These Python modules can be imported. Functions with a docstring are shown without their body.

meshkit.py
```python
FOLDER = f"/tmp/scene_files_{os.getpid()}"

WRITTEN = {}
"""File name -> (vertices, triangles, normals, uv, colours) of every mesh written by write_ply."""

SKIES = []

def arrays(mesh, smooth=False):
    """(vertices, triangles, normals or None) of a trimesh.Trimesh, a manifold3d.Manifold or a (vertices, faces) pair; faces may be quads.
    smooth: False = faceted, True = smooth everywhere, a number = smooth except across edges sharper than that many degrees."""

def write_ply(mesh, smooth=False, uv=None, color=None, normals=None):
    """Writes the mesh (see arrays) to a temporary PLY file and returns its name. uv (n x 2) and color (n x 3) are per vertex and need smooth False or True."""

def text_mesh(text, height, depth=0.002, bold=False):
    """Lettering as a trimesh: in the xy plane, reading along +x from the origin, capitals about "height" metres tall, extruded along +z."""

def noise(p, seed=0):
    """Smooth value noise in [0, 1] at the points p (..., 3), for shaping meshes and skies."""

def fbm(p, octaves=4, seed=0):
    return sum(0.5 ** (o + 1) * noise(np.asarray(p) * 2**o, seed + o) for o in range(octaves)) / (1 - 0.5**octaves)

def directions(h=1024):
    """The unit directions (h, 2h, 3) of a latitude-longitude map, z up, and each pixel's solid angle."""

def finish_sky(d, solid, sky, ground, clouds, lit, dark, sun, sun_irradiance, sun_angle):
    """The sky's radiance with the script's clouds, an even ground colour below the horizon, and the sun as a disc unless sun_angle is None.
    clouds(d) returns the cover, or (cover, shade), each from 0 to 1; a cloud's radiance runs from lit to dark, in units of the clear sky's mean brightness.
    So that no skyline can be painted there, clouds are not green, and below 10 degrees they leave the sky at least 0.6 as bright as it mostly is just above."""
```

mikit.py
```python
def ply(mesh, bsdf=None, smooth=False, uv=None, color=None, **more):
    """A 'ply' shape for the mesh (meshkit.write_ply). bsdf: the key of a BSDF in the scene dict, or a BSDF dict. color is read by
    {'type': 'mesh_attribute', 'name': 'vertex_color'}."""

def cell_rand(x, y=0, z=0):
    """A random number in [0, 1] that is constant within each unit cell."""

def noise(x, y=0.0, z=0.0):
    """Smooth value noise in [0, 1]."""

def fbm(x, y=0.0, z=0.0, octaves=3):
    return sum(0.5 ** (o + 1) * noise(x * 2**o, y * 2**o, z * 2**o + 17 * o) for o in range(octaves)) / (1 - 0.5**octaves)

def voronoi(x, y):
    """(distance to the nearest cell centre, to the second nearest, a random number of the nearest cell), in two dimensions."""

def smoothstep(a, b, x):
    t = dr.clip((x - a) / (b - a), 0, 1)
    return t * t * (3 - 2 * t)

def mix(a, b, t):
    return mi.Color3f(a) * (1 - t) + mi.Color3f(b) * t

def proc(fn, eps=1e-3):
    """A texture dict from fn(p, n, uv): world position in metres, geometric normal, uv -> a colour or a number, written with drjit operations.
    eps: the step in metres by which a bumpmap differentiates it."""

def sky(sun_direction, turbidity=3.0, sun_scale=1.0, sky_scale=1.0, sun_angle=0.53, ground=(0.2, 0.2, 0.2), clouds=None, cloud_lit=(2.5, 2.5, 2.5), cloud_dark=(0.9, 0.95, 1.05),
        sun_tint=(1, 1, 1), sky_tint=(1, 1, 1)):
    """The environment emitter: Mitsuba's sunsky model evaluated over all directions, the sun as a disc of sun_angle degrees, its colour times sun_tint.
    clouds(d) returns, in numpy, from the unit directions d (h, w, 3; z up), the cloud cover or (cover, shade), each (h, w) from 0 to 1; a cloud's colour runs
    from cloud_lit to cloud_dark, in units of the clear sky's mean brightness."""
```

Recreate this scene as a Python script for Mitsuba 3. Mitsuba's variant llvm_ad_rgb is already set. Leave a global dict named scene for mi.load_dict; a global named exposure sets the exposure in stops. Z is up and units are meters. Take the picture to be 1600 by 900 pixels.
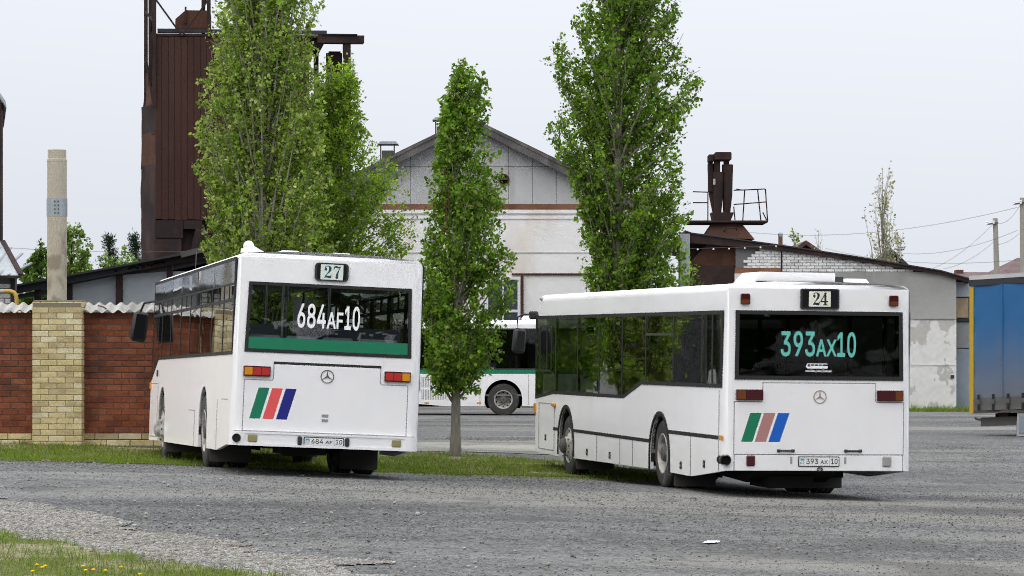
import math, random
import numpy as np, trimesh, mitsuba as mi, drjit as dr
import manifold3d as m3
import mikit, meshkit
from mikit import noise, fbm, cell_rand, smoothstep, mix, voronoi
from scipy.interpolate import RBFInterpolator
from shapely.geometry import Polygon, box as sbox, Point, LineString, MultiPoint
from shapely.ops import unary_union
from shapely import affinity, contains_xy
random.seed(7); np.random.seed(7)
RNG = np.random.default_rng(11)
T = mi.ScalarTransform4f
scene, labels = {}, {}

# ------------------------------------------------------------------ camera, sky, exposure
scene['camera'] = {'type': 'perspective', 'fov': 18.545, 'fov_axis': 'x', 'near_clip': 0.5, 'far_clip': 4000.0,
                   'principal_point_offset_y': -0.1222,
                   'to_world': T().look_at(origin=[0, 0, 1.7], target=[0, 10, 1.7], up=[0, 0, 1])}


def overcast(d):
    # the standard overcast sky: about three times brighter overhead than low down, softly uneven
    s = np.clip(d[..., 2], 0, 1)
    n = meshkit.fbm(d * [2.2, 2.2, 5.0], 3, 4) - 0.5
    return np.ones_like(s), np.clip(1 - s + 0.16 * n, 0, 1)


scene['sky'] = mikit.sky([-0.42, -0.56, 0.70], turbidity=3, sun_scale=0.27, sun_tint=(.90, .98, 1.10), sun_angle=50, clouds=overcast,
                         cloud_lit=(6.0, 6.2, 6.55), cloud_dark=(2.5, 2.6, 2.8))
exposure = 1.72


# ------------------------------------------------------------------ helpers
def C(x): return {'type': 'rgb', 'value': list(x) if isinstance(x, (tuple, list)) else [x] * 3}


def prin(color, rough=0.5, spec=0.5, metallic=0.0, coat=0.0, coat_gloss=0.95, two=True):
    b = {'type': 'principled', 'base_color': color if isinstance(color, dict) else C(color), 'roughness': rough, 'specular': spec, 'metallic': metallic}
    if coat: b.update(clearcoat=coat, clearcoat_gloss=coat_gloss)
    return {'type': 'twosided', 'b': b} if two else b


def bump(b, fn, scale=1.0, eps=2e-3):
    inner = b['b'] if b['type'] == 'twosided' else b
    return {'type': 'twosided', 'b': {'type': 'bumpmap', 'tex': mikit.proc(fn, eps), 'scale': scale, 'bsdf': inner}}


def put(key, mesh, bsdf, smooth=False, mat=None, **k):
    """one entry of the scene; a taken key gets the next number"""
    key = free(key)
    d = mesh if isinstance(mesh, dict) else mikit.ply(mesh, bsdf, smooth, **k)
    if isinstance(mesh, dict):
        d = dict(d); d['bsdf'] = {'type': 'ref', 'id': bsdf}
    if mat is not None: d['to_world'] = T(np.asarray(mat, float).tolist())
    scene[key] = d
    return key


COUNT = {}


def free(key):
    if key not in COUNT and key not in scene:
        COUNT[key] = 0
        return key
    while True:
        COUNT[key] = COUNT.get(key, 0) + 1
        k = f'{key}_{COUNT[key]:03d}'
        if k not in scene and k not in labels and k not in COUNT:
            COUNT[k] = 0
            return k


def thing(name, label, cat, group=None, kind=None):
    key = free(name)
    labels[key] = {'label': label, 'category': cat}
    if group: labels[key]['group'] = group
    if kind: labels[key]['kind'] = kind
    return key


def tag(key, label=None, cat=None, group=None, kind=None):
    labels[key] = {k: v for k, v in dict(label=label, category=cat, group=group, kind=kind).items() if v}


def cat(*ms):
    out = []
    for m in (ms[0] if len(ms) == 1 and isinstance(ms[0], list) else ms):
        if hasattr(m, 'to_mesh'):
            q = m.to_mesh(); m = trimesh.Trimesh(q.vert_properties[:, :3], q.tri_verts, process=False)
        out.append(m)
    return trimesh.util.concatenate(out)


def bevel_box(x0, x1, y0, y1, z0, z1, b=0.01):
    """box with chamfered edges, 44 triangles"""
    c = [(x0 + x1) / 2, (y0 + y1) / 2, (z0 + z1) / 2]; h = [(x1 - x0) / 2, (y1 - y0) / 2, (z1 - z0) / 2]
    b = min(b, 0.45 * min(h) * 2)
    pts = []
    for a in range(3):
        for sx in (-1, 1):
            for sy in (-1, 1):
                for sz in (-1, 1):
                    s = [sx, sy, sz]
                    pts.append([c[i] + s[i] * (h[i] - (0 if i == a else b)) for i in range(3)])
    m = trimesh.PointCloud(pts).convex_hull
    return m


def bx(x0, x1, y0, y1, z0, z1):
    m = trimesh.creation.box((x1 - x0, y1 - y0, z1 - z0)); m.apply_translation([(x0 + x1) / 2, (y0 + y1) / 2, (z0 + z1) / 2])
    return m


def cs(poly):
    rings = []
    for g in getattr(poly, 'geoms', [poly]):
        g = g.buffer(0)
        for q in getattr(g, 'geoms', [g]):
            if q.is_empty: continue
            rings.append(np.array(q.exterior.coords)[:-1])
            rings += [np.array(i.coords)[:-1] for i in q.interiors]
    return m3.CrossSection(rings, m3.FillRule.EvenOdd)


def P(pts): return Polygon(pts)


def ext(poly, h): return m3.Manifold.extrude(cs(poly), h)


def ext_x(poly, x0, x1):   # polygon in (y, z)
    return ext(poly, x1 - x0).transform(np.array([[0, 0, 1, x0], [1, 0, 0, 0], [0, 1, 0, 0]], float))


def ext_y(poly, y0, y1):   # polygon in (x, z)
    return ext(poly, y1 - y0).transform(np.array([[1, 0, 0, 0], [0, 0, -1, y1], [0, 1, 0, 0]], float))


def ext_z(poly, z0, z1):
    return ext(poly, z1 - z0).translate((0, 0, z0))


def rrect(x0, x1, z0, z1, r=0.03, n=6):
    r = min(r, 0.49 * (x1 - x0), 0.49 * (z1 - z0))
    return sbox(x0 + r, z0 + r, x1 - r, z1 - r).buffer(r, quad_segs=n)


def tube(pts, radii, sides=6, cap=True):
    p = np.asarray(pts, float); n = len(p)
    radii = np.broadcast_to(radii, (n,))
    t = np.gradient(p, axis=0); t /= np.linalg.norm(t, axis=1, keepdims=True) + 1e-12
    ref = np.array([0, 0, 1.0]) if abs(t[:, 2]).mean() < 0.85 else np.array([1.0, 0.15, 0])
    a = np.cross(t, ref); a /= np.linalg.norm(a, axis=1, keepdims=True) + 1e-12
    b = np.cross(t, a); an = np.arange(sides) * 2 * np.pi / sides
    v = p[:, None] + radii[:, None, None] * (np.cos(an)[None, :, None] * a[:, None] + np.sin(an)[None, :, None] * b[:, None])
    i, j = np.meshgrid(np.arange(n - 1), np.arange(sides), indexing='ij')
    q = np.stack([i * sides + j, i * sides + (j + 1) % sides, (i + 1) * sides + (j + 1) % sides, (i + 1) * sides + j], -1).reshape(-1, 4)
    f = np.vstack([q[:, [0, 2, 1]], q[:, [0, 3, 2]]]); v = v.reshape(-1, 3)
    if cap:
        v = np.vstack([v, p[0], p[-1]]); e0, e1 = len(v) - 2, len(v) - 1; k = np.arange(sides); m = (n - 1) * sides
        f = np.vstack([f, np.stack([k * 0 + e0, k, (k + 1) % sides], 1), np.stack([k * 0 + e1, m + (k + 1) % sides, m + k], 1)])
    return trimesh.Trimesh(v, f, process=False)


def rod(a, b, r, sides=8): return tube([a, b], r, sides)


def bar(a, b, w, h=None, up=(0, 0, 1)):
    """rectangular bar from a to b, w wide sideways and h along up"""
    a, b = np.array(a, float), np.array(b, float); h = h or w
    t = b - a; L = np.linalg.norm(t); t /= L
    u = np.array(up, float); u -= t * (u @ t)
    if np.linalg.norm(u) < 1e-3: u = np.array([0, 1.0, 0]) - t * t[1]
    u /= np.linalg.norm(u); s = np.cross(t, u)
    m = trimesh.creation.box((w, L, h)); M = np.eye(4); M[:3, 0], M[:3, 1], M[:3, 2], M[:3, 3] = s, t, u, (a + b) / 2
    m.apply_transform(M)
    return m


def lathe_x(profile, sections=40):
    """profile of (radius, x) revolved about the x axis"""
    m = trimesh.creation.revolve(np.array(profile, float), sections=sections)
    M = np.array([[0, 0, 1, 0], [1, 0, 0, 0], [0, 1, 0, 0], [0, 0, 0, 1.0]])
    m.apply_transform(M)
    return m


def lathe_z(profile, sections=24, at=(0, 0, 0)):
    m = trimesh.creation.revolve(np.array(profile, float), sections=sections); m.apply_translation(at)
    return m


def text_xz(s, height, x, z, y, bold=False, sx=1.0, depth=0.0012, width=None):
    """lettering in the xz plane facing -y, its left end at x, baseline z; width stretches it"""
    m = meshkit.text_mesh(s, height, depth, bold)
    m.apply_translation([-m.bounds[0][0], 0, 0])
    k = width / m.bounds[1][0] if width else sx
    m.apply_transform(np.diag([k, 1, 1, 1.0]))
    M = np.array([[1, 0, 0, x], [0, 0, -1, y], [0, 1, 0, z], [0, 0, 0, 1.0]])
    m.apply_transform(M)
    return m


def vstroke(pts, ws):
    cir = [Point(p).buffer(w / 2, quad_segs=8) for p, w in zip(pts, ws)]
    return unary_union([unary_union([a, b]).convex_hull for a, b in zip(cir[:-1], cir[1:])])


def didone(ch):
    """fat-face numerals in a unit-high box"""
    if ch == '4':
        return unary_union([sbox(.42, .03, .64, 1.0), vstroke([(.56, .96), (.06, .31)], [.10, .09]), sbox(.02, .25, .82, .345), sbox(.28, 0, .80, .08)])
    if ch == '2':
        a = vstroke([(.17, .70), (.10, .80), (.16, .92), (.34, .975), (.50, .93), (.575, .80), (.575, .70), (.50, .55), (.32, .36), (.12, .14)], [.12, .08, .06, .05, .12, .24, .24, .16, .07, .06])
        return unary_union([a, Point(.17, .70).buffer(.12), vstroke([(.08, .05), (.25, .13), (.45, .10), (.60, .10), (.68, .27)], [.07, .16, .20, .18, .05])])
    if ch == '7':
        return unary_union([vstroke([(.06, .72), (.10, .90), (.30, .93), (.48, .86), (.68, .93)], [.05, .12, .17, .12, .08]), vstroke([(.69, .95), (.50, .60), (.38, .30), (.36, .10)], [.05, .10, .23, .26])])


# ------------------------------------------------------------------ the lie of the land
CTRL = np.array([(-4.34, 44.07, .180), (-2.02, 44.54, .046), (2.05, 43.06, -.066), (4.37, 43.5, -.174), (-5.52, 49.8, .063), (-3.2, 50.3, -.02), (.90, 48.8, -.123), (3.2, 49.3, -.22),
                 (-7.5, 53.2, .205), (-12, 53.5, .27), (-20, 53, .3), (-12, 45, .30), (8, 45, -.26), (15, 45, -.3), (-0.95, 53, .034), (-7.5, 46, .2), (8, 75, -.15), (15, 76, -.2), (-3, 94, .0), (5, 94, -.02), (13, 104, -.05),
                 (-12, 94, .1), (0, 24, .0), (-5, 26, .15), (5, 26, -.14), (-10, 28, .25), (10, 28, -.2), (-3, 33, .1), (4, 33, -.12), (0, 62, .0), (-4, 60, .02), (6, 60, -.1), (15, 60, -.2)]
                + [(a, b, 0) for a in (-60, -30, 0, 30, 60) for b in (-40, 0, 140)] + [(a, b, 0) for a in (-60, 60) for b in (40, 90)], float)
_rbf = RBFInterpolator(CTRL[:, :2], CTRL[:, 2], kernel='thin_plate_spline', smoothing=0.01)


def gz(x, y):
    x, y = np.broadcast_arrays(np.asarray(x, float), np.asarray(y, float))
    q = np.stack([np.clip(x, -60, 60).ravel(), np.clip(y, -40, 140).ravel()], 1)
    return _rbf(q).reshape(x.shape)

# ------------------------------------------------------------------ materials
def M(name, b): scene[name] = b; return name


def speck(p, f): return noise(p.x * f, p.y * f, p.z * f)


def paint_fn(p, n, uv):
    d = fbm(p.x * 1.1, p.y * 1.1, p.z * 0.5, 3)
    st = noise(p.x * 9, p.y * 9, p.z * 0.6)
    sp = smoothstep(0.30, 0.95, fbm(p.x * 5 + 2, p.y * 5, p.z * 2.2, 4) + 0.55 * smoothstep(1.1, 0.2, p.z) - 0.12)
    grime = smoothstep(0.5, 0.8, d) * 0.12 + smoothstep(0.6, 0.95, st) * 0.035 + sp * 0.08
    return mix((0.82, 0.82, 0.835), (0.48, 0.47, 0.45), grime)


def paint_rough(p, n, uv): return 0.13 + 0.50 * smoothstep(0.35, 0.8, n.z) + 0.05 * noise(p.x * 3, p.y * 3, p.z * 3)     # the roofs are dull with dust


M('white_paint', bump(prin(mikit.proc(paint_fn), mikit.proc(paint_rough), 0.5), lambda p, n, uv: 0.0016 * noise(p.x * 1.9 + 3, p.y * 1.9, p.z * 2.3), 1.0, 5e-3))
M('white_plain', prin((0.78, 0.78, 0.79), 0.35, 0.5))
M('black_gloss', prin((0.014, 0.015, 0.017), 0.06, 0.16))
M('black_rubber', prin((0.02, 0.02, 0.02), 0.6, 0.3))
M('dark_under', prin((0.022, 0.021, 0.02), 0.9, 0.1))
M('black_plastic', prin((0.025, 0.025, 0.027), 0.4, 0.45))
M('flap_rubber', prin((0.075, 0.072, 0.068), 0.9, 0.2))
M('seam_grey', prin((0.24, 0.24, 0.25), 0.7, 0.2))


def tyre_fn(p, n, uv):
    return mix((0.045, 0.044, 0.042), (0.14, 0.13, 0.118), smoothstep(0.45, 0.8, fbm(p.x * 7, p.y * 7, p.z * 7, 2)) * 0.7)


M('tyre_rubber', prin(mikit.proc(tyre_fn), 0.85, 0.25))


def rim_fn(p, n, uv):
    return mix((0.48, 0.47, 0.45), (0.16, 0.14, 0.12), smoothstep(0.4, 0.75, fbm(p.x * 9, p.y * 9, p.z * 9, 3)) * 0.8)


M('rim_paint', prin(mikit.proc(rim_fn), 0.5, 0.4))
M('hub_dark', prin((0.09, 0.085, 0.08), 0.6, 0.4))
M('steel', prin((0.55, 0.55, 0.56), 0.25, metallic=1.0))
M('chrome', prin((0.62, 0.60, 0.57), 0.2, metallic=1.0))
M('emblem_bronze', prin((0.42, 0.34, 0.26), 0.35, metallic=0.7))
M('lamp_red', prin((0.42, 0.03, 0.025), 0.15, 0.6))
M('lamp_dark_red', prin((0.055, 0.006, 0.010), 0.15, 0.6))
M('lamp_amber', prin((0.62, 0.24, 0.015), 0.15, 0.6))
M('lamp_dark_amber', prin((0.14, 0.042, 0.012), 0.15, 0.6))
M('lamp_clear', prin((0.30, 0.29, 0.28), 0.2, 0.6))
M('lamp_olive', prin((0.26, 0.23, 0.11), 0.3, 0.5))
M('green_film', prin((0.004, 0.17, 0.085), 0.35, 0.5))
M('red_film', prin((0.72, 0.085, 0.085), 0.4, 0.5))
M('faded_red_film', prin((0.38, 0.19, 0.175), 0.5, 0.4))
M('navy_film', prin((0.008, 0.012, 0.19), 0.35, 0.5))
M('blue_film', prin((0.006, 0.10, 0.48), 0.35, 0.5))
M('white_letter', prin((0.86, 0.88, 0.90), 0.5, 0.3))
M('mint_letter', prin((0.13, 0.50, 0.43), 0.5, 0.3))
M('card_paper', prin((0.66, 0.74, 0.66), 0.7, 0.2))
M('card_paper_warm', prin((0.72, 0.72, 0.62), 0.7, 0.2))
M('ink', prin((0.012, 0.02, 0.035), 0.6, 0.2))
M('ink_faded', prin((0.03, 0.07, 0.11), 0.6, 0.2))
M('plate_white', prin((0.72, 0.73, 0.72), 0.35, 0.4))
M('plate_cyan', prin((0.03, 0.34, 0.42), 0.4, 0.4))
M('seat_fabric', prin((0.17, 0.19, 0.23), 0.9, 0.1))
M('interior_grey', prin((0.34, 0.36, 0.38), 0.8, 0.2))
M('interior_dark', prin((0.16, 0.165, 0.17), 0.8, 0.2))
for nm, t in (('glass_light', .70), ('glass_tint', .22), ('glass_dark', .10), ('glass_black', .05)):
    M(nm, {'type': 'thindielectric', 'int_ior': {'glass_black': 1.36, 'glass_tint': 1.30, 'glass_dark': 1.36}.get(nm, 1.5), 'specular_transmittance': C((t * .95, t, t * .98))})


# ------------------------------------------------------------------ ground, from the base up
def asphalt_fn(p, n, uv):
    big = fbm(p.x * 0.13 + 3, p.y * 0.09, 0, 4)
    wx_ = p.x * 0.97 + p.y * 0.22 + 1.6 * (fbm(p.x * .07, p.y * .07, 4, 2) - 0.5)
    wy_ = p.y * 0.97 - p.x * 0.22 + 2.2 * (fbm(p.x * .09 + 7, p.y * .05, 2, 2) - 0.5)
    lane = fbm(wx_ * 0.06 + 9, wy_ * 0.75, 3, 4)
    g = fbm(p.x * 13, p.y * 6, 1, 3)
    s = noise(p.x * 44, p.y * 22, 2)
    v = 0.102 + 0.060 * (big - 0.5) + 0.085 * (lane - 0.5) + 0.065 * (g - 0.5) + 0.095 * (s - 0.5)
    dust = smoothstep(0.50, 0.70, fbm(wx_ * 0.12, wy_ * 0.5, 5, 5))
    c = mix(mi.Color3f(v * 0.99, v * 1.0, v * 1.0), mi.Color3f(0.185, 0.178, 0.160), dust * 0.55)
    track = smoothstep(0.35, 0.12, dr.abs(wy_ - 31.5)) + smoothstep(0.35, 0.12, dr.abs(wy_ - 33.6)) + smoothstep(0.3, 0.1, dr.abs(wy_ - 38.6)) + smoothstep(0.3, 0.1, dr.abs(wy_ - 40.6))
    c = c * (1 - 0.16 * track * smoothstep(.35, .6, fbm(p.x * .3, p.y * .3, 8, 2)))
    oil = smoothstep(0.66, 0.76, fbm(p.x * 0.55 + 31, p.y * 0.42, 15, 4))
    c = mix(c, (0.055, 0.054, 0.053), oil * 0.55)
    crack = smoothstep(0.022, 0.0, dr.abs(fbm(p.x * 0.45, p.y * 0.45, 11, 5) - 0.5)) * smoothstep(0.5, 0.6, noise(p.x * .13, p.y * .13, 21))
    c = mix(c, (0.045, 0.045, 0.045), crack * 0.5)
    return dr.maximum(c, 0.012)


def asphalt_h(p, n, uv):
    return 0.004 * noise(p.x * 40, p.y * 18, 0) + 0.008 * fbm(p.x * 8, p.y * 5, 3, 2)


M('asphalt', bump(prin(mikit.proc(asphalt_fn), 0.85, 0.25), asphalt_h))


def concrete_fn(p, n, uv):
    a = fbm(p.x * 0.5, p.y * 0.35, 2, 4)
    s = noise(p.x * 16, p.y * 7, 2)
    c = mix((0.16, 0.157, 0.146), (0.25, 0.245, 0.225), smoothstep(0.3, 0.7, a)) * (0.86 + 0.28 * s)
    return mix(c, (0.06, 0.058, 0.053), smoothstep(0.52, 0.66, fbm(p.x * .35 + 7, p.y * .5, 9, 4)) * 0.6)


M('worn_concrete', prin(mikit.proc(concrete_fn), 0.9, 0.2))


def gravel_fn(p, n, uv):
    d, e, r = voronoi(p.x * 22, p.y * 14)
    c = mix((0.15, 0.146, 0.136), (0.32, 0.31, 0.29), r * r)
    c = c * (0.62 + 0.38 * smoothstep(0.0, 0.25, e - d))
    return mix(c, (0.12, 0.105, 0.08), smoothstep(0.45, 0.7, fbm(p.x * .8, p.y * .8, 4, 3)) * 0.6)


M('gravel_base', prin(mikit.proc(gravel_fn), 0.95, 0.2))


def soil_fn(p, n, uv):
    a = fbm(p.x * 2.2, p.y * 1.2, 1, 4)
    return mix((0.085, 0.10, 0.032), (0.19, 0.17, 0.115), smoothstep(0.42, 0.68, a)) * (0.7 + 0.6 * noise(p.x * 30, p.y * 12, 3))


M('turf_soil', prin(mikit.proc(soil_fn), 0.95, 0.1))


def sheet(xs, ys, lift, keep=None):
    X, Y = np.meshgrid(xs, ys, indexing='ij'); Z = gz(X, Y) + lift
    nx, ny = X.shape; i, j = np.meshgrid(np.arange(nx - 1), np.arange(ny - 1), indexing='ij')
    q = np.stack([i * ny + j, (i + 1) * ny + j, (i + 1) * ny + j + 1, i * ny + j + 1], -1).reshape(-1, 4)
    v = np.stack([X, Y, Z], -1).reshape(-1, 3)
    if keep is not None:
        q = q[keep(v[q, 0].mean(1), v[q, 1].mean(1))]
    m = trimesh.Trimesh(v, np.vstack([q[:, [0, 1, 2]], q[:, [0, 2, 3]]]), process=False); m.remove_unreferenced_vertices()
    return m


far = [-2500, -600, -180, -80]
put('ground', sheet(np.r_[far, np.arange(-60, 60.1, 1.0), [80, 180, 600, 2500]], np.r_[[-2500, -600, -150, -60, -40, -20], np.arange(-5, 130.1, 1.0), [160, 250, 600, 2500]], 0.0), 'asphalt', True)
tag('ground', 'grey worn asphalt of the open bus yard, dusty and patched', kind='structure')


def wob(x, y, s=1.0, f=1.3, seed=3):
    return s * (meshkit.fbm(np.stack([x * f, y * f, 0 * x], -1), 3, seed) - 0.5)


def in_strip(x, y):
    """the grass strip between wall and yard"""
    w = wob(x, y, 1.3, 1.1) + wob(x, y, .8, 4, 6); w2 = wob(x, y, 1.4, .5, 8)
    front = np.interp(x, [-30, -7.5, -4, -1, 1.0, 2.6], [46.2, 46.5, 47.0, 47.7, 48.0, 49.4])
    back = np.interp(x, [-30, -5, -1, 1.2, 2.6], [58.0, 57.0, 53.6, 52.4, 50.4])
    return (y > front + w) & (y < back + w2) & (x < 2.5 + w)


def edge_d(x, y):
    """how far a point lies beyond the line where the near gravel begins (towards the camera, left)"""
    a = np.array([-5.4, 33.4]); b = np.array([-1.0, 24.5]); t = (b - a) / np.linalg.norm(b - a); nrm = np.array([t[1], -t[0]])
    return (x - a[0]) * nrm[0] + (y - a[1]) * nrm[1]


def turf_d(x, y):
    a = np.array([-4.4, 27.4]); b = np.array([-2.1, 23.6]); t = (b - a) / np.linalg.norm(b - a); nrm = np.array([t[1], -t[0]])
    return (x - a[0]) * nrm[0] + (y - a[1]) * nrm[1]


SGN = 1 if edge_d(-10, 25) > 0 else -1
in_gravel = lambda x, y: SGN * edge_d(x, y) + wob(x, y, 1.6, .9) > 0
in_turf = lambda x, y: SGN * turf_d(x, y) + wob(x, y, .9, 1.7, 5) > 0
put('concrete_pavement', sheet(np.arange(-9, 4.0, .2), np.arange(54.5, 66.2, .2), 0.012, lambda x, y: (y > 55.2 + wob(x, y, 1.2, .6)) & (y < 64.9 + wob(x, y, 2.2, .5, 9)) & (x < 3.2 + wob(x, y, 2, .4, 2))), 'worn_concrete', True)
tag('concrete_pavement', 'pale worn concrete strip across the yard behind the grass', kind='structure')
put('grass_verge', sheet(np.arange(-30, 3.4, .2), np.arange(44.3, 59, .2), 0.016, in_strip), 'turf_soil', True)
tag('grass_verge', 'turf strip along the brick wall and between the buses', kind='structure')
put('gravel_verge', sheet(np.arange(-14, 4, .15), np.arange(17, 38, .15), 0.012, lambda x, y: in_gravel(x, y) & (x < 3 - 0.0 * y)), 'gravel_base', True)
tag('gravel_verge', 'strip of loose pale gravel between asphalt and turf', kind='structure')
put('turf_verge', sheet(np.arange(-14, 1, .12), np.arange(15, 33, .12), 0.024, in_turf), 'turf_soil', True)
tag('turf_verge', 'patchy turf in the near left corner', kind='structure')


def scatter(n, x0, x1, y0, y1, test):
    out = np.zeros((0, 2))
    while len(out) < n:
        q = np.stack([RNG.uniform(x0, x1, 4 * n), RNG.uniform(y0, y1, 4 * n)], 1)
        k = test(q[:, 0], q[:, 1])
        if k.mean() < 1e-3: break
        out = np.vstack([out, q[k]])
    return out[:n]


def copies_mesh(base, mats):
    v = np.asarray(base.vertices); f = np.asarray(base.faces)
    V = (np.einsum('kij,nj->kni', mats[:, :3, :3], v) + mats[:, None, :3, 3]).reshape(-1, 3)
    F = (f[None] + (np.arange(len(mats)) * len(v))[:, None, None]).reshape(-1, 3)
    return trimesh.Trimesh(V, F, process=False)


def rand_mats(pos, size, flat=1.0):
    n = len(pos); q = RNG.normal(size=(n, 4)); q /= np.linalg.norm(q, axis=1, keepdims=True)
    w, x, y, z = q.T
    R = np.stack([1 - 2 * (y * y + z * z), 2 * (x * y - z * w), 2 * (x * z + y * w), 2 * (x * y + z * w), 1 - 2 * (x * x + z * z), 2 * (y * z - x * w), 2 * (x * z - y * w), 2 * (y * z + x * w), 1 - 2 * (x * x + y * y)], 1).reshape(n, 3, 3)
    m = np.tile(np.eye(4), (n, 1, 1)); m[:, :3, :3] = R * (size[:, None, None] * RNG.uniform(.6, 1.2, (n, 1, 3))); m[:, 2, :3] *= flat; m[:, :3, 3] = pos
    return m


STONE = trimesh.creation.icosahedron()
for nm, cols, label in (('loose_gravel', (0.34, 0.335, 0.32), 'loose pale stones on the gravel strip'), ('dark_gravel', (0.20, 0.197, 0.19), 'darker stones among the gravel'), ('tan_gravel', (0.28, 0.255, 0.215), 'tan stones among the gravel')):
    n = {'loose_gravel': 9000, 'dark_gravel': 8000, 'tan_gravel': 6000}[nm]
    q = scatter(n, -8, 2, 20, 36, lambda x, y: in_gravel(x, y) & ~in_turf(x, y))
    q2 = scatter(n // 5, -9, 9, 22, 44, lambda x, y: RNG.random(len(x)) < np.exp(-np.maximum(-SGN * edge_d(x, y), 0) / 2.2))
    q = np.vstack([q, q2]); s = np.exp(RNG.normal(-4.75, .45, len(q))).clip(.004, .034)
    M(nm + '_stone', prin(cols, 0.9, 0.2))
    put(nm, copies_mesh(STONE, rand_mats(np.c_[q, gz(q[:, 0], q[:, 1]) + .012 + s * .2], s, .7)), nm + '_stone'); tag(nm, label, kind='stuff')
M('grit_stone', {'type': 'twosided', 'b': {'type': 'diffuse', 'reflectance': {'type': 'mesh_attribute', 'name': 'vertex_color'}}})
OCT = trimesh.Trimesh([(1, 0, 0), (-1, 0, 0), (0, 1, 0), (0, -1, 0), (0, 0, 1), (0, 0, -1)], [(0, 2, 4), (2, 1, 4), (1, 3, 4), (3, 0, 4), (2, 0, 5), (1, 2, 5), (3, 1, 5), (0, 3, 5)], process=False)


def tint(n, per, cols, var=.25):
    c = np.array(cols)[RNG.integers(0, len(cols), n)] * np.exp(RNG.normal(0, var, (n, 1)))
    return np.repeat(c, per, 0).clip(.004, .8)


q = scatter(80000, -12, 14, 23.5, 70, lambda x, y: ~in_strip(x, y) & (np.abs(x) < y * .175) & (meshkit.noise(np.stack([x * .4, y * .25, 0 * x], -1), 2) * 1.5 > RNG.random(len(x))) & (RNG.random(len(x)) < (30 / y) ** 1.2))
s = np.exp(RNG.normal(-5.0, .42, len(q))).clip(.003, .022)
put('yard_grit', copies_mesh(OCT, rand_mats(np.c_[q, gz(q[:, 0], q[:, 1]) + s * .15], s, .75)), 'grit_stone', False, color=tint(len(q), 6, [(.10, .10, .10), (.13, .13, .13), (.17, .168, .162), (.075, .075, .076), (.22, .216, .205), (.15, .14, .125)], .22)); tag('yard_grit', 'fine grit and small stones all over the asphalt', kind='stuff')


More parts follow.
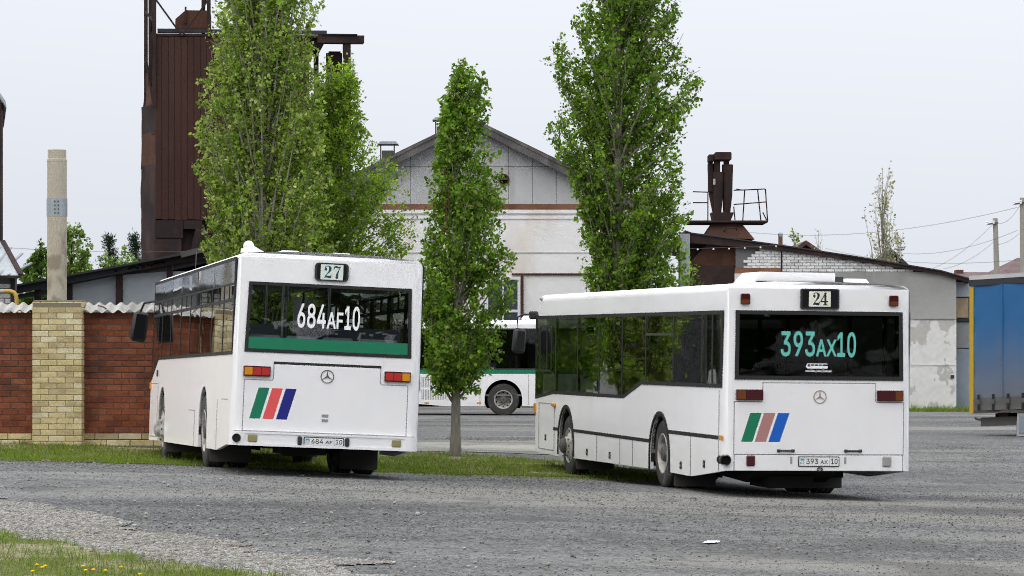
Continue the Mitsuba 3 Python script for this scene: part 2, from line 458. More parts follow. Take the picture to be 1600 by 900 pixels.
def blades(q, h, w, lean=.5):
    n = len(q); a = RNG.uniform(0, 2 * np.pi, n); z0 = gz(q[:, 0], q[:, 1]) + .012
    b = np.c_[q, z0]; s = np.c_[np.cos(a), np.sin(a), 0 * a] * (w[:, None] / 2)
    th = RNG.uniform(0, 2 * np.pi, n); L = RNG.uniform(.05, lean, n) * h
    mid = b + np.c_[np.cos(th) * L * .35, np.sin(th) * L * .35, h * .6]; tip = b + np.c_[np.cos(th) * L, np.sin(th) * L, h]
    v = np.stack([b - s, b + s, mid + s * .7, mid - s * .7, tip], 1).reshape(-1, 3)
    f = (np.array([[0, 1, 2], [0, 2, 3], [3, 2, 4]])[None] + (np.arange(n) * 5)[:, None, None]).reshape(-1, 3)
    return trimesh.Trimesh(v, f, process=False)


def leaf_bsdf(name, color=None, trans=.55):
    col = C(color) if color else {'type': 'mesh_attribute', 'name': 'vertex_color'}
    M(name, {'type': 'principledthin', 'base_color': col, 'roughness': .55, 'spec_trans': 0.0, 'diff_trans': 2 * trans, 'eta': 1.4})


leaf_bsdf('leafy')


def tint(n, per, cols, var=.25):
    c = np.array(cols)[RNG.integers(0, len(cols), n)] * np.exp(RNG.normal(0, var, (n, 1)))
    return np.repeat(c, per, 0).clip(.004, .8)


GRASS = [(.15, .265, .026), (.19, .30, .035), (.23, .29, .05), (.12, .20, .028), (.29, .26, .11)]
dens = lambda x, y: meshkit.fbm(np.stack([x * 1.3, y * .7, 0 * x], -1), 3, 12) * 1.5 - .25 > RNG.random(len(x))
q = scatter(52000, -9.5, 3, 44.8, 56.5, lambda x, y: in_strip(x, y) & dens(x, y))
g = blades(q, np.exp(RNG.normal(-3.15, .45, len(q))).clip(.02, .16), RNG.uniform(.006, .013, len(q)), .9)
put('verge_grass', g, 'leafy', False, color=tint(len(q), 5, GRASS)); tag('verge_grass', 'short green grass growing on the strip behind the buses', 'grass', kind='stuff')
q = scatter(34000, -6.5, .2, 20.5, 30.5, lambda x, y: in_turf(x, y) & dens(x, y))
g = blades(q, np.exp(RNG.normal(-3.3, .5, len(q))).clip(.015, .13), RNG.uniform(.003, .007, len(q)), 1.2)
put('corner_grass', g, 'leafy', False, color=tint(len(q), 5, GRASS + [(.20, .17, .09), (.10, .18, .02)])); tag('corner_grass', 'patchy grass and dry stalks in the near left corner', 'grass', kind='stuff')
fr = lambda x, y: ~in_strip(x, y) & in_strip(x, y + 2.4 * RNG.random(len(x)) ** 2.2)
q = scatter(7000, -9.5, 3, 42.5, 50, fr)
g = blades(q, np.exp(RNG.normal(-3.5, .45, len(q))).clip(.015, .07), RNG.uniform(.006, .012, len(q)), 1.1)
put('sparse_grass', g, 'leafy', False, color=tint(len(q), 5, GRASS)); tag('sparse_grass', 'thin grass creeping from the strip onto the asphalt', 'grass', kind='stuff')
q = scatter(60, -9.5, 0, 45.2, 47.6, in_strip)
q = np.repeat(q, 22, 0) + RNG.normal(0, .07, (60 * 22, 2))
g = blades(q, np.exp(RNG.normal(-2.5, .35, len(q))).clip(.04, .2), RNG.uniform(.006, .012, len(q)), .7)
put('grass_tufts', g, 'leafy', False, color=tint(len(q), 5, GRASS[:3])); tag('grass_tufts', 'taller tufts of grass along the strip', 'grass', kind='stuff')


# ------------------------------------------------------------------ buses
def pose(t, yaw, pitch, roll):
    c, s = math.cos(yaw), math.sin(yaw); Rz = np.array([[c, -s, 0], [s, c, 0], [0, 0, 1]])
    c, s = math.cos(pitch), math.sin(pitch); Rx = np.array([[1, 0, 0], [0, c, -s], [0, s, c]])
    c, s = math.cos(roll), math.sin(roll); Ry = np.array([[c, 0, s], [0, 1, 0], [-s, 0, c]])
    m = np.eye(4); m[:3, :3] = Rz @ Rx @ Ry; m[:3, 3] = t
    return m


def side_pane(ya, yb, zbot, ztop, x, amp=.0011, seed=0, nx=12, nz=12):
    """a pane of a side window, very slightly uneven as real glass is; its lower edge follows zbot(y)"""
    u = np.linspace(0, 1, nx); w = np.linspace(0, 1, nz); U, W = np.meshgrid(u, w, indexing='ij')
    y = ya + (yb - ya) * U; zb = np.vectorize(zbot)(y); z = zb + (ztop - zb) * W
    d = amp * (meshkit.fbm(np.stack([y * 2.2, z * 3.5, 0 * y + seed * 7.3], -1), 2, seed) - .5) * 2 + .004 * math.sin(seed * 5.1) * (U - .5) * 0.5 + .0025 * (1 - (2 * U - 1) ** 2) * math.cos(seed * 3.3)
    v = np.stack([x + d, y, z], -1).reshape(-1, 3)
    i, j = np.meshgrid(np.arange(nx - 1), np.arange(nz - 1), indexing='ij')
    q = np.stack([i * nz + j, (i + 1) * nz + j, (i + 1) * nz + j + 1, i * nz + j + 1], -1).reshape(-1, 4)
    return trimesh.Trimesh(v, np.vstack([q[:, [0, 1, 2]], q[:, [0, 2, 3]]]), process=False)


def rear_pane(x0, x1, z0, z1, y, amp=.0008, seed=0):
    m = side_pane(x0, x1, lambda _: z0, z1, 0, amp, seed, 20, 14)
    v = m.vertices.copy()
    return trimesh.Trimesh(np.stack([v[:, 1], y + v[:, 0], v[:, 2]], 1), m.faces, process=False)


def arch_poly(y, z, r, down=-.3):
    return unary_union([Point(y, z).buffer(r, quad_segs=16), sbox(y - r, down, y + r, z)])


WHEELS = {}


def wheel_meshes(r, front):
    k = (r, front)
    if k in WHEELS: return WHEELS[k]
    ri, w = r * .555, .28
    o = -w / 2          # outer side is at negative x
    ty = [(ri, o + .03), (ri + .012, o + .008), (r * .80, o), (r * .93, o + .006), (r * .985, o + .03)]
    for g in (-.07, 0, .07): ty += [(r, g - .016), (r - .012, g - .010), (r - .012, g + .010), (r, g + .016)]
    ty += [(r * .985, -o - .03), (r * .93, -o - .006), (r * .80, -o), (ri + .012, -o - .008), (ri, -o - .03)]
    tyre = lathe_x(ty, 56)
    if front:
        rim = lathe_x([(ri + .014, o + .004), (ri + .002, o - .004), (ri - .02, o + .02), (ri - .035, o + .03), (ri * .72, o - .012), (ri * .50, o - .05), (ri * .48, o - .055), (.02, o - .055)], 48)
        hub = lathe_x([(ri * .46, o - .05), (ri * .44, o - .10), (ri * .30, o - .135), (.012, o - .14)], 32)
    else:
        rim = lathe_x([(ri + .014, o + .004), (ri + .002, o - .004), (ri - .018, o + .03), (ri - .03, o + .13), (ri * .70, o + .16), (ri * .52, o + .15), (.02, o + .15)], 48)
        hub = lathe_x([(ri * .45, o + .15), (ri * .43, o + .03), (ri * .34, o - .005), (.012, o - .01)], 32)
    nuts, holes = [], []
    zc = ri * .60 if not front else ri * .62
    for a in range(10):
        c, s = math.cos(a * math.pi / 5), math.sin(a * math.pi / 5)
        x = o + .135 if not front else o - .045
        nuts.append(rod((x, c * zc, s * zc), (x + .04, c * zc, s * zc), .017, 6))
        x = o + .10 if not front else o - .012
        c, s = math.cos((a + .5) * math.pi / 5), math.sin((a + .5) * math.pi / 5)
        holes.append(rod((o + (.118 if not front else .012), c * ri * .82, s * ri * .82), (o + .15, c * ri * .82, s * ri * .82), .026, 10))
    WHEELS[k] = [mikit.ply(tyre, None, 40), mikit.ply(rim, None, 35), mikit.ply(hub, None, 35), mikit.ply(cat(nuts), None, False), mikit.ply(cat(holes), None, False)]
    return WHEELS[k]


def add_wheel(bus, mat, x, y, r, front, yaw, dark_hub=True):
    """stands on the ground below its place on the bus"""
    p = mat @ np.array([x, y, 0, 1])
    g = float(gz(p[0], p[1])) - .008
    m = np.eye(4); c, s = math.cos(yaw), math.sin(yaw)
    m[:3, :3] = np.array([[c, -s, 0], [s, c, 0], [0, 0, 1]]) @ np.diag([1 if x < 0 else -1, 1 if x < 0 else -1, 1])
    m[:3, 3] = [p[0], p[1], g + r]
    W = wheel_meshes(r, front)
    k = free(bus + '__wheel')
    put(k + '__tyre', W[0], 'tyre_rubber', mat=m); put(k + '__rim', W[1], 'rim_paint', mat=m)
    put(k + '__hub', W[2], 'hub_dark' if (dark_hub or not front) else 'rim_paint', mat=m)
    n = put(k + '__nuts', W[3], 'hub_dark', mat=m); tag(n, kind='stuff')
    n = put(k + '__hand_holes', W[4], 'dark_under', mat=m); tag(n, kind='stuff')
    if not front:      # twin tyre behind it
        m2 = m.copy(); m2[:3, 3] = m[:3, 3] + m[:3, 0] * .33
        put(k + '__tyre', W[0], 'tyre_rubber', mat=m2)


def bus_shell(L, bottom, roof, arches, side_open, rear_open, front_open, dash=1.15):
    cross = P([(-1.235, -.5), (-1.25, .9), (-1.215, roof - .05), (-.6, roof - .01), (0, roof), (.6, roof - .01), (1.215, roof - .05), (1.25, .9), (1.235, -.5)]).buffer(-.12).buffer(.12, quad_segs=10)
    top = P([(0, .9), (0, 2.35), (.03, roof + .1), (L - .22, roof + .1), (L - .02, 1.3), (L, .9)])
    top = top.intersection(sbox(-1, .9, L + 1, roof - 0.002 + .05)).buffer(-.16).buffer(.16, quad_segs=10).union(P([(0, .9), (0, 2.2), (L - .13, 2.2), (L, .9)]))
    low = P([(0, .95), (L, .95), (L, bottom[-1][1])] + bottom[::-1])
    side = unary_union([top, low]).buffer(0)
    plan = sbox(-1.25, 0, 1.25, L).buffer(-.13).buffer(.13, quad_segs=12)
    outer = ext_y(cross, -.0, L) ^ ext_x(side, -1.4, 1.4) ^ ext_z(plan, -.2, 3.2)
    t = .05
    inner = ext_y(cross.buffer(-t), -.5, L + 1) ^ ext_x(unary_union([side.buffer(-t), sbox(t, -1, L - t, 1.2)]), -1.4, 1.4) ^ ext_z(plan.buffer(-t), -1.2, 3.2)
    b = outer - inner
    for (y, z, r) in arches: b = b - ext_x(arch_poly(y, z, r), -1.5, 1.5)
    for pl in side_open: b = b - ext_x(pl, -1.5, -1.0) - ext_x(pl, 1.0, 1.5)
    b = b - ext_y(rear_open, -.3, .3) - ext_y(front_open, L - .8, L + .3)
    return b


def ring(poly, w): return poly.difference(poly.buffer(-w, join_style=2))


def star_mesh(R, x, z, y0, depth=.012):
    parts = [Point(0, 0).buffer(R, quad_segs=24).difference(Point(0, 0).buffer(R * .88, quad_segs=24))]
    for a in (90, 210, 330):
        c, s = math.cos(math.radians(a)), math.sin(math.radians(a)); w = R * .13
        parts.append(P([(c * R * .93, s * R * .93), (-s * w, c * w), (-c * w * .6, -s * w * .6), (s * w, -c * w)]))
    return ext_y(affinity.translate(unary_union(parts), x, z), y0 - depth, y0)


def para(x0t, x1t, x0b, x1b, zt, zb): return P([(x0t, zt), (x1t, zt), (x1b, zb), (x0b, zb)])


def plate(bus, mat, x0, x1, z0, z1, digits, letters, y):
    k = put(bus + '__licence_plate', ext_y(rrect(x0, x1, z0, z1, .012), y - .012, y), 'black_plastic', mat=mat)
    e = .012
    put(k + '__sheet', ext_y(rrect(x0 + e, x1 - e, z0 + e, z1 - e, .008), y - .015, y - .0125), 'plate_white', mat=mat)
    w, h = x1 - x0, z1 - z0; yy = y - .0155; zb = z0 + h * .27; ch = h * .50
    put(k + '__flag', ext_y(sbox(x0 + w * .045, z0 + h * .58, x0 + w * .145, z1 - h * .2), yy - .001, yy), 'plate_cyan', mat=mat)
    ms = [text_xz('KZ', h * .22, x0 + w * .042, z0 + h * .25, yy, False, width=w * .105), text_xz(digits, ch, x0 + w * .19, zb, yy, True, width=w * .29),
          text_xz(letters, ch * .70, x0 + w * .535, zb, yy, True, width=w * .18), text_xz('10', ch, x0 + w * .79, zb, yy, True, width=w * .165), ext_y(sbox(x0 + w * .76, z0 + e, x0 + w * .766, z1 - e), yy - .001, yy)]
    put(k + '__lettering', cat(ms), 'ink', mat=mat)
    return k


def seat_mesh():
    back = bevel_box(-.42, .42, -.06, .04, .42, 1.02, .035); back.apply_transform(trimesh.transformations.rotation_matrix(-.12, [1, 0, 0], [0, 0, .42]))
    rail = tube([(-.40, -.08, .95), (-.40, -.10, 1.10), (-.34, -.11, 1.14), (.34, -.11, 1.14), (.40, -.10, 1.10), (.40, -.08, .95)], .014, 6)
    return cat(back, bevel_box(-.42, .42, -.02, .42, .36, .46, .03), bx(-.2, .2, .1, .25, 0, .36)), rail


SEAT = None


def seats(bus, mat, rows, zf):
    global SEAT
    if SEAT is None:
        a, b = seat_mesh(); SEAT = mikit.ply(a, None, 30), mikit.ply(b, None, True)
    for y, xs in rows:
        for x in xs:
            m = mat @ np.array([[1, 0, 0, x], [0, 1, 0, y], [0, 0, 1, zf], [0, 0, 0, 1.0]])
            k = put(bus + '__seat', SEAT[0], 'seat_fabric', mat=m)
            if y > 4: put(k + '__hand_rail', SEAT[1], 'black_plastic', mat=m)


def make_bus(bus, mat, yaw, S):
    """shell, floor, glazing, wheels; S holds the measures of this bus"""
    L = S['L']; zt = S['win_top']; prof = S['win_bottom']            # list of (y, z) of the glazing's lower edge, rear to front
    ys, zs = [a for a, _ in prof], [b for _, b in prof]
    zbot = lambda y: float(np.interp(y, ys, zs))
    opening = P([(a, b) for a, b in prof] + [(ys[-1], zt), (ys[0], zt)])
    rw = S['rear_win']; front_open = P([(-1.12, 1.15), (1.12, 1.15), (1.08, zt), (-1.08, zt)])
    put(bus + '__body', bus_shell(L, S['bottom'], S['roof'], S['arches'], [opening.buffer(-.012, join_style=2)], rw, front_open), 'white_paint', 32, mat=mat)
    zf = S['floor']
    put(bus + '__floor', bx(-1.19, 1.19, .07, L - .1, zf - .05, zf), 'interior_dark', mat=mat)
    put(bus + '__ceiling', bx(-1.1, 1.1, .14, L - .35, S['roof'] - .13, S['roof'] - .10), 'interior_grey', mat=mat)
    put(bus + '__underbody', cat(bx(-.62, .62, .9, L - .6, .36, zf - .06), bx(-1.15, 1.15, S['arches'][0][0] + .75, S['arches'][1][0] - .75, .38, zf - .06), ext_x(P([(.12, .52), (.9, .30), (2.3, .34), (2.4, zf - .06), (.12, zf - .06)]), -.70, .38),
        rod((-.9, 1.2, .52), (.55, 1.6, .40), .085, 10), bx(-.5, .1, .5, 1.4, .24, .40), bx(.35, .75, 3.9, 4.9, .22, .5)), 'dark_under', mat=mat)
    for s in (-1, 1):
        k = put(bus + '__side_window_frame', ext_x(ring(opening, S['border']), *sorted((s * 1.226, s * 1.252))), 'black_rubber', mat=mat)
        for i, (a, b) in enumerate(zip(S['mull'][:-1], S['mull'][1:])):
            put(bus + '__side_window', side_pane(a, b, zbot, zt, s * 1.246, S.get('wave', .0011), i + (0 if s < 0 else 40)), S['glass_side'], True, mat=mat)
        for a in S['mull'][1:-1]:
            put(k + '__mullion', ext_x(P([(a - .028, zbot(a - .028)), (a + .028, zbot(a + .028)), (a + .028, S.get('mull_top', zt)), (a - .028, S.get('mull_top', zt))]), *sorted((s * 1.205, s * S.get('mull_out', 1.242)))), 'black_rubber', mat=mat)
    for (y, z, r) in S['arches']:
        for s in (-1, 1):
            well = Point(y, z).buffer(r + .03, quad_segs=16).difference(Point(y, z).buffer(r, quad_segs=16)).intersection(sbox(0, z - .12, L, 3))
            if y < L / 2 or True:
                put(bus + '__wheel_well', cat(ext_x(well, *sorted((s * 1.235, s * .50))), ext_x(Point(y, z).buffer(r + .02).intersection(sbox(0, z - .3, L, 3)), *sorted((s * .50, s * .48)))), 'dark_under', mat=mat)
    x0, z0, x1, z1 = rw.bounds
    w = put(bus + '__rear_window', rear_pane(x0 + .01, x1 - .01, z0 + .01, z1 - .01, -.002, .0006), S['glass_rear'], True, mat=mat)
    put(w + '__frame', ext_y(ring(rw.buffer(.012, join_style=2), S['rear_border']), -.014, .03), 'black_rubber', mat=mat)
    put(bus + '__windscreen', ext_y(front_open, L - .16, L - .155), 'glass_light', mat=mat)
    for i, (y, z, r) in enumerate(S['arches']):
        for x in (-1.06, 1.06): add_wheel(bus, mat, x, y, S['tyre'], i == 1, yaw, S.get('dark_hub', True))
    return w


def flap(bus, mat, y, x0, x1, z0, z1, lean=.04):
    put(bus + '__mud_flap', ext_y(rrect(x0, x1, z0, z1, .02), y - .008, y + .008), 'flap_rubber', mat=mat)


def seam(bus, mat, pts, w=.013, x=-1.25):
    put(bus + '__panel_seam', ext_x(LineString(pts).buffer(w / 2, cap_style=2, join_style=2), *sorted((x - .0 if x > 0 else x - .0045, x + .0045 if x > 0 else x))), 'seam_grey', mat=mat)


def latch(bus, mat, y, z):
    k = put(bus + '__latch', ext_x(rrect(y - .045, y + .045, z - .05, z + .05, .012), -1.256, -1.248), 'black_plastic', mat=mat)
    put(k + '__keyhole', ext_x(Point(y, z).buffer(.02), -1.258, -1.2562), 'steel', mat=mat)


def box_part(key, mat, mesh, m, smooth=False): return put(key, mesh, m, smooth, mat=mat)


# --- the bus on the left
A = thing('city_bus', 'white bus with route card 27 and a wide green stripe in its rear window', 'bus', 'city buses parked in the yard')
mA = pose((-2.4718, 41.034, .1787), .2028, -.0058, .0426)
SA = dict(mull_top=2.45, mull_out=1.2535, dark_hub=False, L=11.95, roof=2.905, floor=.92, tyre=.515, win_top=2.80, border=.045, rear_border=.042,
          bottom=[(0, .346), (.36, .345), (1.575, .243), (2.57, .242), (9.0, .200), (10.42, .199), (11.95, .172)],
          win_bottom=[(.12, 1.525), (10.72, 1.508), (11.78, 1.16)], mull=[.14, 1.296, 2.729, 4.261, 5.712, 7.118, 8.694, 10.151, 10.8, 11.76],
          arches=[(3.40, .53, .57), (9.72, .50, .57)], rear_win=P([(-1.09, 1.578), (1.092, 1.578), (1.062, 2.472), (-1.062, 2.472)]), glass_side='glass_tint', glass_rear='glass_light', wave=.0009)
w = make_bus(A, mA, .2028, SA)
# glossy black band above the side windows, rail below the top-hung lights and their uprights
for s in (-1, 1):
    n = 8; ed = [.15, 1.296, 2.729, 4.261, 5.712, 7.118, 8.694, 10.151, 11.74]
    for a, b in zip(ed[:-1], ed[1:]):
        put(A + '__upper_panel', side_pane(a + .004, b - .004, lambda y: 2.462, 2.792, s * 1.2475, .0008, int(a * 3)), 'black_gloss', True, mat=mA)
    put(A + '__window_rail', ext_x(sbox(.14, 2.215, 11.7, 2.262), *sorted((s * 1.225, s * 1.2515))), 'black_rubber', mat=mA)
    put(A + '__window_rail', ext_x(sbox(.14, 2.438, 11.7, 2.466), *sorted((s * 1.225, s * 1.2515))), 'black_rubber', mat=mA)
    for a, b in zip(ed[:-1], ed[1:]):
        c = (a + b) / 2
        put(A + '__vent_upright', ext_x(sbox(c - .018, 2.262, c + .018, 2.438), *sorted((s * 1.228, s * 1.251))), 'black_rubber', mat=mA)
for x0, x1 in ((-1.05, -.58), (-.56, -.10), (-.08, .38), (.40, .98)):
    b = bevel_box(x0, x1, .16, .28, 1.2, 1.80, .05)
    put(A + '__rear_bench_back', b, 'seat_fabric', 30, mat=mA)
seats(A, mA, [(y, (-.78, .78)) for y in (1.5, 2.4, 3.3, 4.4, 7.2, 8.2)], .95)
for x, y in ((-.45, 1.3), (-.44, 3.2), (.02, 5.0), (-.40, 6.3), (.30, 6.6), (.42, 3.0)):
    put(A + '__grab_pole', rod((x, y, .92), (x, y, 2.78), .018, 8), 'steel', True, mat=mA)
for x in (-.55, .55):
    put(A + '__grab_rail', rod((x, 3.5, 2.62), (x, 9.5, 2.62), .014, 8), 'steel', True, mat=mA)
put(A + '__driver_cab_wall', bx(-1.15, -.2, 10.1, 10.14, .95, 2.3), 'interior_dark', mat=mA)
put(w + '__green_stripe', ext_y(P([(-1.053, 1.612), (1.053, 1.612), (1.05, 1.763), (-1.05, 1.763)]), -.0075, -.0055), 'green_film', mat=mA)
tx = [text_xz('684', .298, -.424, 1.920, -.0065, True, width=.375), text_xz('AF', .205, -.035, 1.918, -.0065, True, width=.215), text_xz('10', .292, .198, 1.914, -.0065, True, width=.203)]
put(w + '__lettering', cat(tx), 'white_letter', mat=mA)
k = put(A + '__route_sign', ext_y(rrect(-.222, .224, 2.535, 2.770, .05), -.03, .0), 'black_plastic', 30, mat=mA)
put(k + '__glass_recess', ext_y(rrect(-.195, .197, 2.552, 2.753, .035), -.0325, -.0305), 'black_gloss', mat=mA)
put(k + '__card', ext_y(sbox(-.147, 2.552, .150, 2.750), -.035, -.033), 'card_paper', mat=mA)
dg = unary_union([affinity.translate(affinity.scale(didone('2'), .145, .165, origin=(0, 0)), -.105, 2.57), affinity.translate(affinity.scale(didone('7'), .135, .165, origin=(0, 0)), .02, 2.57)])
put(k + '__digits', ext_y(dg, -.0365, -.0353), 'ink_faded', mat=mA)
# engine hatch with its dark joint, lamps, stripes, star
hatch = P([(-1.080, .545), (1.070, .545), (1.070, 1.200), (.72, 1.200), (.70, 1.225), (.70, 1.436), (-.70, 1.436), (-.70, 1.225), (-.72, 1.200), (-1.080, 1.200)])
k = put(A + '__engine_hatch', ext_y(hatch, -.007, .0), 'white_paint', mat=mA)
put(k + '__joint', ext_y(hatch.buffer(.011, join_style=2).difference(hatch.buffer(.0005)), -.0055, -.0), 'seam_grey', mat=mA)
put(k + '__top_gap', ext_y(P([(-.71, 1.418), (.71, 1.418), (.71, 1.452), (-.71, 1.452)]), -.0095, -.0072), 'black_rubber', mat=mA)
put(k + '__star_emblem', star_mesh(.088, .001, 1.284, -.0072), 'hub_dark', mat=mA)
for nm, m_, q in (('green_stripe', 'green_film', (-.893, -.752, -1.003, -.862)), ('red_stripe', 'red_film', (-.717, -.575, -.829, -.688)), ('blue_stripe', 'navy_film', (-.538, -.396, -.652, -.510))):
    put(k + '__' + nm, ext_y(para(*q, 1.105, .699), -.0085, -.0072), m_, mat=mA)
v = put(k + '__handle_vent', ext_y(rrect(-.070, .054, .668, .806, .02), -.014, -.0072), 'white_plain', mat=mA)
put(v + '__slot', ext_y(rrect(-.052, .036, .745, .785, .01), -.0155, -.0142), 'seam_grey', mat=mA); put(v + '__slot', ext_y(rrect(-.052, .036, .685, .725, .01), -.0155, -.0142), 'seam_grey', mat=mA)
for nm, x0, x1, cols in (('l', -1.104, -.750, ('lamp_amber', 'lamp_red', 'lamp_red')), ('r', .755, 1.103, ('lamp_red', 'lamp_red', 'lamp_amber'))):
    k = put(A + '__tail_light', ext_y(rrect(x0, x1, 1.250, 1.384, .012), -.045, .0), 'lamp_dark_red', mat=mA)
    wd = (x1 - x0 - .04) / 3
    for i, c in enumerate(cols): put(k + '__lens', ext_y(rrect(x0 + .012 + i * (wd + .008), x0 + .012 + i * (wd + .008) + wd, 1.268, 1.368, .008), -.052, -.0455), c, mat=mA)
# bumper with recesses for the fog lamps and the plate
bump_ = ext_y(rrect(-1.235, 1.235, .346, .530, .015), -.06, .02) ^ ext_z(sbox(-1.24, -.06, 1.24, .5).buffer(-.12).buffer(.12, quad_segs=10), 0, 1)
bump_ = bump_ - ext_y(rrect(-1.06, .0, .382, .505, .015), -.2, -.045) - ext_y(rrect(-.1, 1.06, .382, .505, .015), -.2, -.045)
put(A + '__bumper', bump_, 'white_paint', 30, mat=mA)
put(A + '__bumper_joint', ext_y(sbox(-1.2, .530, 1.2, .540), -.003, 0), 'seam_grey', mat=mA)
plate(A, mA, -.281, .250, .372, .488, '684', 'AF', -.047)
for x in (-.335, .290): put(A + '__plate_lamp', bevel_box(x - .028, x + .028, -.085, -.044, .378, .492, .012), 'black_plastic', mat=mA)
for x in (-.953, .945): put(A + '__fog_lamp', bevel_box(x - .062, x + .062, -.066, -.044, .395, .490, .01), 'lamp_olive', mat=mA)
put(A + '__exhaust_pipe', tube([(-1.165, .3, .44), (-1.165, -.03, .44), (-1.165, -.075, .44)], .052, 16, cap=False), 'dark_under', True, mat=mA)
put(A + '__exhaust_pipe__mouth', cat(ext_y(Point(-1.165, .44).buffer(.056).difference(Point(-1.165, .44).buffer(.049)), -.08, -.066), ext_y(Point(-1.165, .44).buffer(.049), -.064, -.0605)), 'dark_under', mat=mA)
put(A + '__fuel_flap', ext_x(rrect(.05, .28, 1.15, 1.37, .02), 1.25, 1.262), 'white_paint', mat=mA)
for x0, x1 in ((-.49, -.265), (.138, .362)): put(A + '__roof_hatch', bevel_box(x0 * 1.1, x1 * 1.1, 1.0, 1.6, 2.895, 2.955, .02), 'white_plain', mat=mA)
d = trimesh.creation.icosphere(subdivisions=3, radius=.072); d.apply_translation([-1.06, .35, 2.955])
put(A + '__roof_dome', cat(d, lathe_z([(.105, 0), (.095, .06), (0, .06)], 20, (-1.06, .35, 2.865))), 'white_plain', 40, mat=mA)
put(A + '__roof_fairing', ext_y(P([(-1.05, 2.86), (-.84, 2.89), (-.93, 2.935), (-1.03, 2.99)]), .40, .55), 'white_plain', mat=mA)
put(A + '__antenna', rod((-1.12, 6.55, 2.87), (-1.12, 6.5, 3.12), .006, 6), 'hub_dark', mat=mA)
seam(A, mA, [(.36, .935), (1.057, .934)], .014)
seam(A, mA, [(1.575, .25), (1.575, .93)]); seam(A, mA, [(4.5, .23), (4.5, .744), (5.316, .744)]); seam(A, mA, [(10.45, .26), (10.45, 1.12), (11.6, 1.12)]); seam(A, mA, [(10.45, .26), (11.6, .25)])
latch(A, mA, 4.7, .36) if False else None
put(A + '__side_marker', bevel_box(-1.262, -1.248, 10.6, 10.75, 1.235, 1.34, .006), 'lamp_dark_red', mat=mA)
put(A + '__indicator', bevel_box(-1.27, -1.24, 11.72, 11.86, 1.02, 1.14, .01), 'lamp_amber', mat=mA)
flap(A, mA, 2.76, -1.20, -.62, .06, .36); flap(A, mA, 2.76, .62, 1.16, .02, .36); flap(A, mA, 9.02, -1.22, -.62, .05, .34); flap(A, mA, 9.02, .62, 1.2, .05, .34)
mr = bevel_box(-.14, .14, -.06, .06, -.25, .25, .05); mr.apply_transform(trimesh.transformations.euler_matrix(.05, .10, .25)); mr.apply_translation([-1.46, 12.05, 2.06])
k = put(A + '__mirror', mr, 'black_plastic', 40, mat=mA)
put(k + '__arm', tube([(-1.2, 11.75, 2.5), (-1.40, 12.0, 2.46), (-1.46, 12.05, 2.3)], .018, 8), 'black_plastic', True, mat=mA)
gl = bx(-.105, .105, -.066, -.0615, -.21, .21); gl.apply_transform(trimesh.transformations.euler_matrix(.05, .10, .25)); gl.apply_translation([-1.46, 12.05, 2.06])
put(k + '__mirror_glass', gl, 'black_gloss', mat=mA)

# --- the bus on the right
B = thing('city_bus', 'white bus with route card 24, black side glazing and pale green rear number', 'bus', 'city buses parked in the yard')
mB = pose((3.894, 40.02, -.221), .1963, .007, .0096)
SB = dict(mull_out=1.2525, L=11.88, roof=2.905, floor=.62, tyre=.475, win_top=2.52, border=.05, rear_border=.05,
          bottom=[(0, .487), (.2, .464), (1.623, .344), (2.73, .348), (3.95, .350), (8.785, .307), (9.96, .292), (11.88, .305)],
          win_bottom=[(.11, 1.533), (4.476, 1.512), (5.54, 1.295), (10.40, 1.269), (11.80, 1.165)], mull=[.13, .583, 1.101, 2.628, 4.197, 5.632, 7.129, 8.616, 10.237, 11.78],
          arches=[(3.34, .57, .545), (9.40, .53, .545)], rear_win=P([(-1.096, 1.655), (1.112, 1.655), (1.096, 2.512), (-1.092, 2.512)]), glass_side='glass_dark', glass_rear='glass_black', wave=.0016)
w = make_bus(B, mB, .1963, SB)
seats(B, mB, [(y, (-.78, .78)) for y in (.7, 1.6, 2.5, 4.6, 6.0, 7.4)], .70)
put(B + '__hopper_rail', ext_x(sbox(2.66, 2.20, 4.17, 2.235), -1.256, -1.225), 'steel', mat=mB)
put(B + '__driver_window', cat(ext_x(ring(rrect(10.55, 11.45, 1.62, 2.36, .04), .03), -1.256, -1.225), ext_x(sbox(10.9, 1.62, 10.94, 2.36), -1.256, -1.225)), 'black_plastic', mat=mB)
tx = [text_xz('393', .300, -.507, 1.955, -.0065, True, width=.455), text_xz('AX', .205, -.040, 1.953, -.0065, True, width=.272), text_xz('10', .300, .240, 1.950, -.0065, True, width=.250)]
put(w + '__lettering', cat(tx), 'mint_letter', mat=mB)
st = rrect(-.160, .116, 1.790, 1.856, .015).union(P([(-.160, 1.84), (-.175, 1.82), (-.165, 1.80), (-.155, 1.80)]))
st = st.difference(unary_union([rrect(x, x + .042, 1.825, 1.846, .004) for x in (-.105, -.055, -.005, .045, .082)] + [rrect(-.150, -.118, 1.815, 1.846, .004), Point(-.10, 1.79).buffer(.012), Point(.055, 1.79).buffer(.012)]))
put(w + '__bus_sticker', cat(ext_y(st, -.0075, -.0062), ext_y(Point(-.10, 1.788).buffer(.008), -.0075, -.0062), ext_y(Point(.055, 1.788).buffer(.008), -.0075, -.0062), text_xz('mercedes_benz_kostanai', .026, -.178, 1.748, -.0065, True, width=.343)), 'white_letter', mat=mB)
k = put(B + '__route_sign', ext_y(rrect(-.256, .254, 2.547, 2.808, .025), -.03, .0), 'black_plastic', 30, mat=mB)
put(k + '__glass_recess', ext_y(rrect(-.235, .233, 2.565, 2.79, .012), -.0325, -.0305), 'black_gloss', mat=mB)
put(k + '__card', ext_y(sbox(-.150, 2.580, .139, 2.776), -.035, -.033), 'card_paper_warm', mat=mB)
